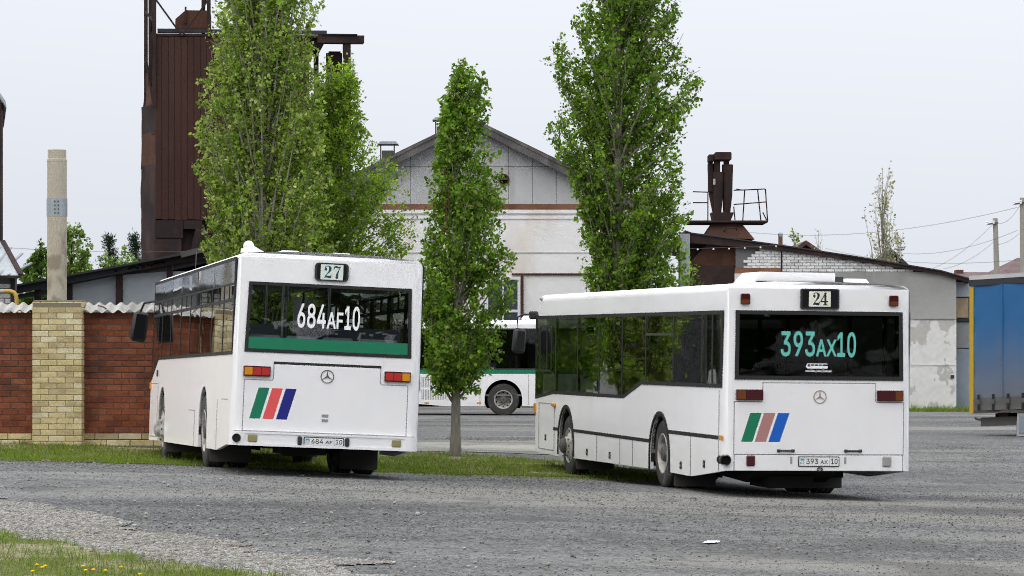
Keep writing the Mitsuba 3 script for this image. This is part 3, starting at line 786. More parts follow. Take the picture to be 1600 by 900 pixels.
dg = unary_union([affinity.translate(affinity.scale(didone('2'), .135, .165, origin=(0, 0)), -.102, 2.597), affinity.translate(affinity.scale(didone('4'), .125, .165, origin=(0, 0)), .0, 2.597)])
put(k + '__digits', ext_y(dg, -.0365, -.0353), 'ink', mat=mB)
hatch = P([(-1.104, .700), (1.131, .700), (1.131, 1.358), (.775, 1.358), (.754, 1.380), (.754, 1.600), (-.731, 1.600), (-.731, 1.380), (-.752, 1.358), (-1.104, 1.358)])
k = put(B + '__engine_hatch', ext_y(hatch, -.007, .0), 'white_paint', mat=mB)
put(k + '__joint', ext_y(hatch.buffer(.011, join_style=2).difference(hatch.buffer(.0005)), -.0055, -.0), 'seam_grey', mat=mB)
put(k + '__star_emblem', star_mesh(.086, .017, 1.430, -.0072), 'emblem_bronze', mat=mB)
for nm, m_, q in (('green_stripe', 'green_film', (-.899, -.749, -1.017, -.868)), ('faded_red_stripe', 'faded_red_film', (-.719, -.566, -.839, -.690)), ('blue_stripe', 'blue_film', (-.534, -.382, -.658, -.510))):
    put(k + '__' + nm, ext_y(para(*q, 1.221, .852), -.0085, -.0072), m_, mat=mB)
for x0, x1 in ((-.544, -.312), (.346, .580)):
    put(k + '__handle', cat(tube([(x0 + .02, -.03, .742), (x1 - .02, -.03, .742)], .012, 8), bevel_box(x0, x0 + .045, -.036, -.007, .722, .762, .008), bevel_box(x1 - .045, x1, -.036, -.007, .722, .762, .008)), 'black_plastic', mat=mB)
for x0, x1, cols in ((-1.092, -.744, (('lamp_dark_amber', .35), ('lamp_dark_red', .65))), (.775, 1.121, (('lamp_dark_red', .69), ('lamp_dark_amber', .31)))):
    k = put(B + '__tail_light', ext_y(rrect(x0, x1, 1.382, 1.518, .012), -.045, .0), 'lamp_dark_red', mat=mB); a = x0 + .008
    for c, f in cols:
        b = a + (x1 - x0 - .016) * f; put(k + '__lens', ext_y(rrect(a + .003, b - .003, 1.392, 1.508, .008), -.052, -.0455), c, mat=mB); a = b
for x0, x1 in ((-1.043, -.923), (.924, 1.044)):
    k = put(B + '__marker_light', ext_y(rrect(x0, x1, 2.597, 2.734, .02), -.03, .0), 'lamp_dark_red', mat=mB)
    put(k + '__lens', ext_y(rrect(x0 + .01, x1 - .01, 2.607, 2.660, .01), -.034, -.0305), 'lamp_dark_amber', mat=mB)
bump_ = ext_y(rrect(-1.100, 1.127, .489, .686, .01), -.010, .0)
put(B + '__bumper', bump_, 'white_paint', mat=mB)
put(B + '__bumper_joint', ext_y(rrect(-1.108, 1.137, .489, .696, .0).difference(rrect(-1.1005, 1.1275, .48, .6865, .0)), -.003, 0), 'black_rubber', mat=mB)
plate(B, mB, -.263, .282, .539, .671, '393', 'AX', -.011)
for x in (-.355, .362): put(B + '__bumper_post', bevel_box(x - .014, x + .014, -.022, -.009, .575, .665, .005), 'lamp_clear', mat=mB)
put(B + '__fog_lamp', bevel_box(-.949, -.834, -.04, -.009, .544, .681, .015), 'lamp_dark_red', mat=mB)
put(B + '__reverse_lamp', bevel_box(.854, .973, -.04, -.009, .541, .675, .015), 'lamp_clear', mat=mB)
put(B + '__tow_eye', tube([(.02 + .035 * math.cos(a), -.03, .505 + .022 * math.sin(a)) for a in np.linspace(0, 2 * np.pi, 13)], .009, 6, False), 'black_plastic', True, mat=mB)
put(B + '__exhaust_pipe', cat(tube([(-1.222, .2, .62), (-1.222, -.055, .62)], .058, 18, cap=False), tube([(-1.222, .2, .62), (-1.222, -.054, .62)], .050, 18, cap=False), ext_y(Point(-1.222, .62).buffer(.048), .0, .01)), 'dark_under', True, mat=mB)
put(B + '__exhaust_pipe__collar', tube([(-1.222, .02, .62), (-1.222, -.03, .62)], .072, 18, cap=False), 'hub_dark', True, mat=mB)
# roof unit and hump
acx = P([(-.70, 2.875), (-.55, 3.035), (.45, 3.03), (.45, 2.885)])
put(B + '__roof_unit', ext_y(acx, .8, 1.7), 'white_plain', mat=mB)
put(B + '__roof_unit__grille', bx(.452, .58, .85, 1.65, 2.88, 2.985), 'black_plastic', mat=mB)
put(B + '__roof_unit__base_rail', bx(-.62, .46, .70, .796, 2.885, 2.915), 'black_plastic', mat=mB)
put(B + '__roof_vent', bevel_box(.61, .97, .9, 1.5, 2.85, 2.965, .05), 'white_plain', 40, mat=mB)
# left side: black rub strip, skirt seams and latches, wheel lips, indicators
for z0, z1, ya, yb in ((.872, .922, .235, 2.86), (.712, .760, 3.93, 8.86), (.697, .747, 9.95, 10.33)):
    put(B + '__rub_strip', ext_x(P([(ya, z0), (yb, z0 - .002), (yb, z1 - .002), (ya, z1)]), -1.258, -1.248), 'black_rubber', mat=mB)
for (y, z, r) in SB['arches']:
    put(B + '__wheel_lip', ext_x(arch_poly(y, z, r + .045).difference(arch_poly(y, z, r - .004)).intersection(sbox(y - 1, .33, y + 1, 3)), -1.262, -1.246), 'black_rubber', mat=mB)
for pts in ([(7.218, .32), (7.218, .71)], [(5.715, .34), (5.715, .71)], [(4.921, .345), (4.921, .71)], [(1.640, .35), (1.640, .87)], [(.215, .47), (.215, 1.5)], [(10.278, .372), (10.278, 1.06), (10.40, 1.11), (11.477, 1.11), (11.477, .372), (10.278, .372)]):
    seam(B, mB, pts)
for y, z in ((7.887, .434), (6.358, .443), (2.153, .466), (.936, .532), (10.95, .56)): latch(B, mB, y, z)
put(B + '__indicator', bevel_box(-1.30, -1.246, 10.16, 10.32, 1.07, 1.125, .012), 'lamp_amber', mat=mB)
put(B + '__side_marker', bevel_box(-1.262, -1.246, .04, .17, .868, .930, .006), 'lamp_amber', mat=mB)
put(B + '__indicator', bevel_box(-1.27, -1.235, 11.70, 11.84, .93, 1.10, .012), 'lamp_amber', mat=mB)
flap(B, mB, 2.70, -1.20, -.62, .16, .46); flap(B, mB, 2.70, .60, 1.16, .14, .50); flap(B, mB, 8.78, -1.22, -.62, .14, .42); flap(B, mB, 8.78, .62, 1.2, .14, .42)
sl = trimesh.creation.icosphere(subdivisions=2, radius=.035); sl.apply_translation([-1.22, 11.5, 2.80]); put(B + '__side_camera', sl, 'rim_paint', True, mat=mB)
put(B + '__antenna', cat(rod((-.9, 9.6, 2.88), (-.9, 9.55, 3.2), .005, 6), lathe_z([(.03, 0), (.012, .1), (0, .11)], 10, (-.8, 9.2, 2.885))), 'black_plastic', mat=mB)
mr = bevel_box(-.12, .12, -.06, .06, -.21, .21, .05); mr.apply_transform(trimesh.transformations.euler_matrix(.04, .06, .3)); mr.apply_translation([-1.47, 12.1, 2.11])
k = put(B + '__mirror', mr, 'black_plastic', 40, mat=mB)
put(k + '__arm', cat(tube([(-1.18, 11.8, 2.53), (-1.40, 12.05, 2.55), (-1.50, 12.1, 2.50), (-1.50, 12.1, 2.28)], .016, 8), bevel_box(-1.34, -1.20, 11.85, 11.95, 2.47, 2.60, .02)), 'black_plastic', mat=mB)

# --- the far bus, seen from its right side between the two
D_ = thing('city_bus', 'far white bus standing side on before the whitewashed building, green line under its windows', 'bus', 'city buses parked in the yard')
mC = pose((-3.61, 95.25, .0), -math.pi / 2, 0, 0)
SC = dict(L=11.9, roof=2.86, floor=.62, tyre=.48, win_top=2.60, border=.05, rear_border=.05,
          bottom=[(0, .40), (1.6, .27), (2.7, .27), (8.8, .25), (11.9, .25)], win_bottom=[(.25, 1.36), (11.78, 1.36)], mull=[.28, 1.5, 3.0, 4.03, 5.5, 7.0, 8.5, 10.2, 11.7],
          arches=[(3.35, .50, .56), (9.3, .50, .56)], rear_win=P([(-1.1, 1.6), (1.1, 1.6), (1.1, 2.5), (-1.1, 2.5)]), glass_side='glass_black', glass_rear='glass_black')
make_bus(D_, mC, -math.pi / 2, SC)
put(D_ + '__green_line', ext_x(sbox(.25, 1.235, 11.8, 1.358), 1.249, 1.253), 'green_film', mat=mC)
lv = put(D_ + '__engine_grille', ext_x(rrect(.86, 1.72, .42, 1.18, .02), 1.249, 1.2525), 'white_plain', mat=mC)
for r_ in range(2):
    for i in range(16):
        y = .90 + i * .05; z = .46 + r_ * .37
        put(lv + '__louvre', ext_x(rrect(y, y + .024, z, z + .31, .01), 1.2530, 1.2555), 'seam_grey', mat=mC)
for y in (.80, 1.80, 2.65, 4.1, 5.6, 7.1): seam(D_, mC, [(y, .30), (y, 1.22)], .016, 1.25)
for y in (1.05, 2.62): put(D_ + '__side_marker', bevel_box(1.25, 1.262, y - .06, y + .06, .34, .39, .004), 'lamp_amber', mat=mC)
put(D_ + '__roof_hatch', bevel_box(-.5, .5, 2.0, 3.2, 2.84, 2.90, .03), 'white_plain', mat=mC)
put(D_ + '__roof_unit', bevel_box(-.7, .7, 3.9, 5.6, 2.83, 2.98, .06), 'white_plain', mat=mC)


# ------------------------------------------------------------------ brick wall, pillar, chimney
def brick_mat(name, a, b, dirt, f=6.0):
    def fn(p, n, uv):
        k = fbm(p.x * f, p.y * f, p.z * f * 1.3, 3)
        c = mix(a, b, smoothstep(.3, .7, k)) * (.82 + .36 * noise(p.x * 60, p.y * 60, p.z * 60))
        return mix(c, dirt, smoothstep(.58, .8, fbm(p.x * 2.1 + 3, p.y * 2, p.z * 2.6, 3)) * .6)
    return M(name, prin(mikit.proc(fn), .9, .2))


RED = [brick_mat('red_brick_%s' % 'abc'[i], *c) for i, c in enumerate((((.175, .054, .028), (.225, .072, .038), (.09, .042, .03)), ((.135, .042, .024), (.18, .057, .031), (.07, .035, .028)), ((.205, .067, .036), (.25, .088, .05), (.10, .055, .04))))]
YEL = [brick_mat('yellow_brick_%s' % 'abc'[i], *c) for i, c in enumerate((((.50, .42, .22), (.58, .49, .28), (.33, .27, .16)), ((.39, .315, .17), (.48, .40, .235), (.26, .21, .13)), ((.56, .50, .32), (.62, .56, .38), (.36, .31, .2))))]
WHT = [brick_mat('white_brick_%s' % 'abc'[i], *c) for i, c in enumerate((((.66, .66, .66), (.76, .76, .76), (.40, .40, .39)), ((.54, .54, .54), (.68, .68, .68), (.32, .32, .31)), ((.74, .74, .74), (.78, .78, .77), (.46, .45, .43))))]
M('mortar_dark', prin((.085, .075, .065), .95, .1))
M('mortar_pale', prin((.20, .175, .13), .95, .1))
M('mortar_grey', prin((.15, .15, .15), .95, .1))
M('base_concrete', prin((.16, .155, .14), .95, .1))
BR = {}


def brick(lx, lz, d=.1, b=.005):
    k = (round(lx, 3), round(lz, 3), d)
    if k not in BR: BR[k] = mikit.ply(bevel_box(-lx / 2, lx / 2, 0, d, -lz / 2, lz / 2, b), None, False)
    return BR[k]


def lay(holder, x0, x1, z0, rows, pitch_z, pitch_x, y, mats, joint=.011, test=None, depth=.1, start=0, every=2, collect=None):
    """courses of brick in running bond between x0 and x1, faces near y"""
    n = 0
    for r in range(rows):
        z = z0 + (r + .5) * pitch_z
        cuts = [x0]
        o = (pitch_x * .5 if (r + start) % 2 else pitch_x)
        xx = x0 + o
        while xx < x1 - .04: cuts.append(xx); xx += pitch_x
        cuts.append(x1)
        for a, b in zip(cuts[:-1], cuts[1:]):
            c, lx = (a + b) / 2, b - a - joint
            if lx < .03 or (test and not test(a, b, z)): continue
            m = np.eye(4); m[:3, 3] = [c, y + RNG.normal(0, .0022), z + RNG.normal(0, .0012)]
            if collect is not None:
                q = bx(-lx / 2, lx / 2, 0, depth, -(pitch_z - joint) / 2, (pitch_z - joint) / 2); q.apply_translation(m[:3, 3]); collect.append(q)
            else:
                put(holder + '__brick', brick(lx, pitch_z - joint, depth), mats[int(RNG.choice(len(mats), p=[.5, .3, .2]))], mat=m)
            n += 1
    return n


PX0, PX1 = -8.143, -7.296
wall = thing('brick_wall', 'long red brick wall on a yellow brick base under wavy grey coping sheets', 'wall')
pil = thing('brick_pillar', 'square yellow brick pillar standing in front of the red brick wall', 'pillar')
ZB = 0.204; ZY = 0.423; ZT = 2.486
put(wall + '__core', bx(-22, -5.0, 53.512, 53.86, -.3, ZT), 'mortar_dark')
put(wall + '__footing', bx(-22, -4.98, 53.47, 53.9, -.3, ZB), 'base_concrete')
for a, b, stuff in ((-9.6, PX0 + .02, 0), (PX1 - .02, -5.6, 0), (-22, -9.6, 1), (-5.6, -5.0, 1)):
    col, col2 = ([], []) if stuff else (None, None)
    nr = 20; ph = (ZT - ZY) / nr
    lay(wall, a, b, ZY, nr, ph, .262, 53.5, RED, start=0, collect=col)
    lay(wall, a, b, ZB, 2, (ZY - ZB) / 2, .40, 53.485, YEL, collect=col2)
    if stuff:
        tag(put(wall + '__brick_run', cat(col), RED[0]), kind='stuff'); tag(put(wall + '__base_brick_run', cat(col2), YEL[1]), kind='stuff')


def coping_fn(p, n, uv):
    c = mix((.32, .31, .29), (.43, .42, .395), fbm(p.x * 3, p.y * 3, 1, 3))
    return mix(c, (.19, .18, .165), smoothstep(.55, .75, fbm(p.x * 1.4, p.y * 5, 7, 3)) * .6)


M('asbestos_sheet', prin(mikit.proc(coping_fn), .95, .15))


def wave_sheet(x0, x1, y0, z0, y1, z1, pitch=.186, amp=.027, thick=.007, n=10):
    xs = np.arange(x0, x1 + 1e-6, pitch / n); v = []
    for dz in (0, -thick):
        for y, z in ((y0, z0), (y1, z1)):
            v.append(np.stack([xs, 0 * xs + y, z + dz + amp * np.cos(xs * 2 * np.pi / pitch)], 1))
    k = len(xs); v = np.vstack(v); i = np.arange(k - 1); f = []
    def quad(a, b, c, d): f.append(np.stack([a, b, c], 1)); f.append(np.stack([a, c, d], 1))
    quad(i, i + 1, k + i + 1, k + i); quad(2 * k + i, 3 * k + i, 3 * k + i + 1, 2 * k + i + 1); quad(i, 2 * k + i, 2 * k + i + 1, i + 1); quad(k + i, k + i + 1, 3 * k + i + 1, 3 * k + i)
    return trimesh.Trimesh(v, np.vstack(f), process=False)


x = -21.9
while x < -5.0:
    e = min(x + 1.12, -4.95)
    if not (x < PX1 and e > PX0):
        parts_ = [(x, e)]
    else:
        parts_ = [q for q in ((x, PX0 - .01), (PX1 + .01, e)) if q[1] - q[0] > .1]
    for a, b in parts_:
        dz = RNG.normal(0, .004)
        put(wall + '__coping_sheet', wave_sheet(a, b, 53.33, 2.505 + dz, 53.72, 2.64 + dz), 'asbestos_sheet', 50)
    x += 1.10
put(wall + '__broken_strap', tube([(-7.051, 53.42, 2.60), (-6.953, 53.38, 2.575), (-6.866, 53.36, 2.52)], .012, 5), 'black_plastic')
# pillar: rows of bricks on three faces round a core
put(pil + '__core', bx(PX0 + .012, PX1 - .012, 53.212, 53.95, -.3, 2.64), 'mortar_pale')
ZP = 0.191; rows = 25; ph = (2.665 - ZP) / rows
for r in range(rows):
    z = ZP + (r + .5) * ph; w_ = PX1 - PX0
    cuts = [PX0, PX0 + w_ / 3, PX0 + 2 * w_ / 3, PX1] if r % 2 else [PX0, PX0 + w_ / 6, PX0 + w_ / 2, PX0 + 5 * w_ / 6, PX1]
    top_in = .0 if r < rows - 1 else .015
    for a, b in zip(cuts[:-1], cuts[1:]):
        m = np.eye(4); m[:3, 3] = [(a + b) / 2, 53.2 + RNG.normal(0, .002) + top_in, z]
        put(pil + '__brick', brick(b - a - .010, ph - .010), YEL[int(RNG.choice(3, p=[.5, .3, .2]))], mat=m)
    for xs, s in ((PX0, 1), (PX1, -1)):
        cy = [53.32, 53.57, 53.83] if r % 2 else [53.32, 53.45, 53.70, 53.83]
        for a, b in zip(cy[:-1], cy[1:]):
            k_ = ('s', round(b - a, 3))
            if k_ not in BR: BR[k_] = mikit.ply(bevel_box(-.05, .05, -(b - a - .01) / 2, (b - a - .01) / 2, -(ph - .01) / 2, (ph - .01) / 2, .005), None, False)
            m = np.eye(4); m[:3, 3] = [xs + s * .051, (a + b) / 2, z]
            put(pil + '__brick', BR[k_], YEL[int(RNG.choice(3, p=[.5, .3, .2]))], mat=m)
put(pil + '__cap', bevel_box(PX0 + .02, PX1 - .02, 53.22, 53.93, 2.655, 2.69, .02), 'base_concrete')


def pipe_fn(p, n, uv):
    c = mix((.36, .325, .26), (.46, .42, .345), fbm(p.x * 3, p.y * 3, p.z * 1.2, 3))
    c = mix(c, (.26, .225, .17), smoothstep(.48, .66, fbm(p.x * 5, p.y * 5, p.z * 3, 4)) * smoothstep(4.05, 3.6, p.z))
    return c * (.95 + .1 * noise(p.x * 40, p.y * 40, p.z * 40))


M('cement_pipe', prin(mikit.proc(pipe_fn), .95, .15))
M('galvanised', prin((.36, .40, .43), .45, metallic=.6))
ch = thing('chimney_pipe', 'tall round cement chimney pipe with a metal band, standing on the yellow brick pillar', 'chimney')
cx, cy, r = -7.771, 53.56, .168
put(ch + '__pipe', lathe_z([(.0, 2.66), (r, 2.66), (r, 4.135), (r, 4.430), (r, 5.052), (r + .006, 5.063), (r + .004, 5.096), (r - .012, 5.107), (r - .012, 5.259), (r - .03, 5.265), (r - .03, 4.6)], 40, (cx, cy, 0)), 'cement_pipe', 30)
put(ch + '__metal_band', lathe_z([(r + .002, 4.124), (r + .008, 4.124), (r + .008, 4.430), (r + .002, 4.430)], 40, (cx, cy, 0)), 'galvanised', 30)
bolts = [bevel_box(cx + .02 + dx - .012, cx + .02 + dx + .012, cy - r - .03, cy - r - .005, z - .012, z + .012, .004) for dx in (-.03, .03) for z in np.linspace(4.178, 4.375, 4)]
tag(put(ch + '__band_bolts', cat(bolts), 'hub_dark'), kind='stuff')


# ------------------------------------------------------------------ buildings behind
def noisy(name, a, b, dirt, f=1.0, rough=.9, amt=.6, fine=30, thr=(.5, .72), stretch=1.0, spec=.2, metallic=0.0):
    def fn(p, n, uv):
        k = fbm(p.x * f, p.y * f, p.z * f * stretch, 4)
        c = mix(a, b, smoothstep(.3, .7, k)) * (.96 + .08 * noise(p.x * fine, p.y * fine, p.z * fine))
        return mix(c, dirt, smoothstep(*thr, fbm(p.x * f * 1.7 + 5, p.y * f * 1.7, p.z * f * .8 * stretch, 4)) * amt)
    return M(name, prin(mikit.proc(fn), rough, spec, metallic))


noisy('white_plaster', (.80, .80, .80), (.84, .84, .84), (.70, .63, .52), .8, amt=.55, stretch=.6)
noisy('grey_plaster', (.27, .27, .26), (.34, .34, .33), (.20, .20, .195), .7, amt=.6, fine=14)


def peeling_fn(p, n, uv):
    k = fbm(p.x * 1.25, p.y * .9, p.z * .8, 6)
    st = noise(p.x * 14, p.y * 14, p.z * 1.3)
    c = mix((.68, .68, .67), (.60, .60, .59), fbm(p.x * 3, p.y, p.z * 3, 2))
    return mix(c, (.44, .43, .41), smoothstep(.52, .56, k + .10 * (st - .5) + .10 * (noise(p.x * 9, p.y, p.z * 9) - .5))) * (.92 + .16 * noise(p.x * 9, p.y * 9, p.z * 9))


M('peeling_white', prin(mikit.proc(peeling_fn), .9, .15))
noisy('cement_panel', (.42, .43, .435), (.50, .51, .515), (.33, .33, .325), .9, amt=.5, stretch=.5)
noisy('rust_cladding', (.026, .011, .009), (.040, .015, .011), (.065, .03, .02), .9, rough=.75, amt=.45, stretch=.25, fine=20, spec=.3)
noisy('rust_dark', (.022, .014, .014), (.036, .021, .019), (.065, .038, .028), 1.2, rough=.8, amt=.5, spec=.25)
noisy('rust_brown', (.065, .032, .022), (.095, .045, .03), (.04, .024, .019), 1.2, rough=.85, amt=.5)
noisy('rust_band', (.17, .075, .045), (.24, .12, .08), (.10, .06, .045), 1.0, rough=.85)
noisy('old_wood', (.095, .09, .088), (.15, .142, .135), (.06, .055, .052), 2.0, rough=.95, fine=18)
noisy('zinc_sheet', (.33, .36, .40), (.41, .44, .47), (.28, .29, .30), .6, rough=.6, amt=.5, spec=.4, metallic=.1)
noisy('grey_metal', (.22, .26, .31), (.28, .31, .35), (.26, .23, .19), 1.0, rough=.7)
noisy('plywood', (.38, .29, .19), (.46, .36, .24), (.30, .22, .14), 2.0)
M('dark_felt', prin((.03, .032, .036), .7, .4))
M('black_void', prin((.008, .008, .008), 1.0, .0))
M('dark_glass', prin((.06, .07, .085), .08, .5))
M('window_white', prin((.75, .76, .78), .5, .3))


def slab(pts_xz, y0, y1): return ext_y(P(pts_xz), y0, y1)


# --- the pale gabled building
D = 112.0
wh = thing('gabled_warehouse', 'whitewashed building with a grey panelled gable, a round vent and a weathered roof edge', 'building')
GX0, GX1, ZE, AX_, AZ = -7.360, 4.389, 7.186, -1.486, 9.997
put(wh + '__wall', bx(GX0, GX1, 112.0, 150.0, -.4, 7.049), 'white_plaster')
put(wh + '__gable_core', slab([(GX0 + .05, ZE - .2), (GX1 - .05, ZE - .2), (AX_, AZ - .12)], 112.06, 112.4), 'mortar_grey')
put(wh + '__roof', cat(slab([(GX0 - .5, ZE - .20), (AX_, AZ + .12), (AX_, AZ + .30), (GX0 - .58, ZE - .02)], 111.60, 150.4), slab([(GX1 + .5, ZE - .20), (GX1 + .58, ZE - .02), (AX_, AZ + .30), (AX_, AZ + .12)], 111.60, 150.4)), 'dark_felt')
for s, e in ((-1, GX0 - .5), (1, GX1 + .5)):
    put(wh + '__bargeboard', bar((AX_ + s * .0, 111.56, AZ + .08), (e, 111.56, ZE - .30), .06, .26, up=(0, 0, 1)), 'old_wood')
    put(wh + '__bargeboard', bar((AX_ + s * .0, 111.52, AZ + .24), (e, 111.52, ZE - .12), .05, .10, up=(0, 0, 1)), 'old_wood')
gable = P([(GX0 + .1, ZE), (GX1 - .1, ZE), (AX_, AZ - .05)])
vcut = [GX0] + [-5.349, -4.491, -3.634, -2.743, -1.874, -0.983, -0.123, 0.731, 1.577, 2.423, 3.291] + [GX1]
hcut = [ZE, 8.557, AZ + .2]
hole = Point(-0.297, 8.084).buffer(.205, quad_segs=10)
for a, b in zip(vcut[:-1], vcut[1:]):
    for c, d in zip(hcut[:-1], hcut[1:]):
        q = sbox(a + .009, c + .009, b - .009, d - .009).intersection(gable.buffer(-.02)).difference(hole)
        if q.area > .02: put(wh + '__gable_panel', ext_y(q, 112.0 + RNG.uniform(0, .02), 112.06), 'cement_panel')
k = put(wh + '__round_vent', ext_y(hole.difference(hole.buffer(-.055)), 111.95, 112.1), 'rust_brown')
put(k + '__opening', ext_y(hole.buffer(-.05), 112.03, 112.055), 'black_void')
put(k + '__blade', ext_y(hole.buffer(-.06).intersection(sbox(-9, 8.077, 9, 8.169)), 112.0, 112.02), 'old_wood')
put(wh + '__rust_band', bx(GX0 - .03, GX1 + .03, 111.93, 112.0, 7.026, 7.209), 'rust_band')
put(wh + '__cornice', bx(GX0, GX1, 111.91, 112.0, 6.877, 7.003), 'white_plaster')
put(wh + '__cornice', bx(GX0, GX1, 111.95, 112.0, 6.683, 6.774), 'white_plaster')
put(wh + '__string_course', bx(GX0, GX1, 111.975, 112.0, 5.449, 5.494), 'cement_panel')
put(wh + '__sill_band', bx(0.000, GX1, 111.93, 112.0, 4.671, 4.740), 'rust_brown')
w = put(wh + '__window', bx(-0.914, 0.274, 111.97, 112.0, 3.071, 4.603), 'dark_glass')
for a, b, c, d in ((760, 813, 433, 437), (760, 813, 484, 488), (809, 813, 433, 500), (785, 787.5, 433, 500), (760, 763, 433, 500)):
    put(w + '__bar', bx(-1.4914 + (a - 735) * .022857, -1.4914 + (b - 735) * .022857, 111.93, 111.968, 1.7 - (d - 560) * .022857, 1.7 - (c - 560) * .022857), 'window_white')
put(wh + '__rusty_pipe', bx(0.320, 0.411, 111.9, 111.97, .2, 4.649), 'rust_brown')
for a, b, c, d in ((674, 699, 179, 194), (587, 619, 217, 241)):
    x0, x1, zt, zb = [round(v, 3) for v in (-1.4857 + (a - 735) * .022857, -1.4857 + (b - 735) * .022857, 1.7 - (c - 560) * .022857, 1.7 - (d - 560) * .022857)]
    k = put(wh + '__roof_vent', slab([(x0, zt - .10), (x0 + .12, zt), (x1 - .06, zt), (x1 + .03, zt - .10)], 113.2, 114.2), 'zinc_sheet')
    put(k + '__stack', bx(x0 + .16, x1 - .16, 113.4, 114.0, zb - .6, zt - .32), 'hub_dark')
    for x in (x0 + .12, x1 - .12): put(k + '__leg', rod((x, 113.4, zb - .3), (x, 113.4, zt - .05), .025, 6), 'hub_dark')

# --- the rusty tower
tw = thing('rusty_tower', 'tall rusty brown clad industrial tower with an open frame and bent side sheets', 'tower')
TA, TB = np.array([-11.180, 98.0]), np.array([-5.076, 98.7]); TL = np.linalg.norm(TB - TA); TD = (TB - TA) / TL; TN = np.array([-TD[1], TD[0]])   # TN points back


def tp(s, d, z): q = TA + TD * s + TN * d; return np.array([q[0], q[1], z])


def tbox(s0, s1, d0, d1, z0, z1):
    m = bx(s0, s1, d0, d1, z0, z1); Mx = np.eye(4); Mx[:2, 0], Mx[:2, 1], Mx[:2, 3] = TD, TN, TA; m.apply_transform(Mx); return m


ztop, zlow = 1.7 + (560 - 57) * .02, 1.7 + (560 - 343) * .02
s, i = .04, 0
while s < 4.75:
    wd = .20
    put(tw + '__cladding_strip', tbox(s, s + wd - .012, .0 + .014 * (i % 2) + RNG.uniform(0, .006), .05, zlow + RNG.uniform(-.03, .03), ztop), 'rust_cladding'); s += wd; i += 1
put(tw + '__core', tbox(.05, 4.85, .06, 4.5, zlow, ztop - .05), 'black_void')
for a, b, c, d in ((.0, .9, 343, 372), (.9, 1.5, 343, 358), (0, .85, 372, 420), (.02, 1.1, 420, 560)):
    put(tw + '__lower_sheet', tbox(a + .01, b - .01, -.01 + RNG.uniform(0, .03), .05, 1.7 + (560 - d) * .02 + .01, 1.7 + (560 - c) * .02 - .02), 'rust_dark')
put(tw + '__lower_core', tbox(.05, 5.4, .3, 5.0, -.3, zlow), 'rust_dark')
put(tw + '__duct', rod(tp(1.4, .1, 1.7 + (560 - 392) * .02), tp(1.55, -.05, 1.7 + (560 - 360) * .02), .28, 14), 'rust_dark', 40)
# bent sheets on the left side
rowsv = [(113, 165), (165, 208), (208, 258), (258, 320), (320, 410), (410, 560)]
for i, (a, b) in enumerate(rowsv):
    za, zb_ = 1.7 + (560 - a) * .0202, 1.7 + (560 - b) * .0202 - .10
    lean = [(.30, .42), (.44, .46), (.42, .46), (.45, .45), (.45, .44), (.44, .44)][i]
    top, bot = np.array([TA[0] - lean[0] - .16, 99.6]), np.array([TA[0] - lean[1] - .17, 99.8])
    P0, P1, P2, P3 = np.r_[top, za], np.r_[TA + [.06, .07], za + (.12 if i == 0 else 0)], np.r_[TA + [.06, .07], zb_ + .02], np.r_[bot, zb_ + .02]
    N = 9; g = np.array([[(1 - u) * ((1 - v) * P0 + v * P3) + u * ((1 - v) * P1 + v * P2) for v in np.linspace(0, 1, N)] for u in np.linspace(0, 1, N)])
    g[..., 0] += .10 * (meshkit.fbm(g * [2, 2, 1.2], 2, i) - .5); g[..., 1] += .15 * (meshkit.fbm(g * 1.5 + 9, 2, i) - .5)
    ii, jj = np.meshgrid(np.arange(N - 1), np.arange(N - 1), indexing='ij'); q = np.stack([ii * N + jj, (ii + 1) * N + jj, (ii + 1) * N + jj + 1, ii * N + jj + 1], -1).reshape(-1, 4)
    vv = g.reshape(-1, 3); off = np.array([.02, .03, 0]); f = np.vstack([q[:, [0, 1, 2]], q[:, [0, 2, 3]]])
    put(tw + '__side_sheet', trimesh.Trimesh(np.vstack([vv, vv + off]), np.vstack([f, f[:, ::-1] + len(vv)]), process=False), 'rust_brown' if i in (0, 2) else 'rust_dark', 30)
# top platform, lattice masts, hood
put(tw + '__top_beam', tbox(-.05, 5.4, .0, .25, ztop + .02, ztop + .10), 'rust_dark'); put(tw + '__top_beam', tbox(.1, 5.4, .1, .3, ztop + .14, ztop + .26), 'dark_felt')
put(tw + '__top_deck', tbox(.0, 5.4, .3, 5.4, ztop, ztop + .06), 'rust_dark')
for s_, d_, zb_ in ((0.0, -.03, ztop - 2.2), (-.26, 1.6, ztop - 3.0), (-.12, .8, ztop - 1.5), (1.55, 1.5, ztop), (1.70, -.03, ztop)):
    put(tw + '__mast_post', bar(tp(s_, d_, zb_), tp(s_, d_, ztop + 3.2), .11, .11, up=(1, 0, 0)), 'rust_dark')
for a, b in (((.05, -.05, ztop + 1.15), (.86, -.05, ztop + .03)), ((.86, -.05, ztop + .03), (1.75, -.05, ztop + 1.25)), ((-.28, 1.6, ztop + .95), (.0, -.02, ztop + .45)), ((-.1, .8, ztop + .2), (.0, -.02, ztop + 1.2)), ((-.26, 1.55, ztop - .5), (-.03, .0, ztop - 2.2)), ((1.5, 1.4, ztop + .8), (1.75, -.05, ztop + 1.8)),
             ((0, -.03, ztop + 2.4), (1.7, -.03, ztop + 1.5))):
    put(tw + '__brace', bar(tp(*a), tp(*b), .055, .055), 'rust_dark')
hood = ext_y(P([(0, 0), (0, .30), (.32, .58), (1.0, .58), (1.12, .42), (1.12, 0)]), -.5, .5); hm = cat(hood); Mx = np.eye(4); Mx[:2, 0], Mx[:2, 1] = TD, TN; Mx[:3, 3] = tp(.66, .9, ztop + .30); hm.apply_transform(Mx)
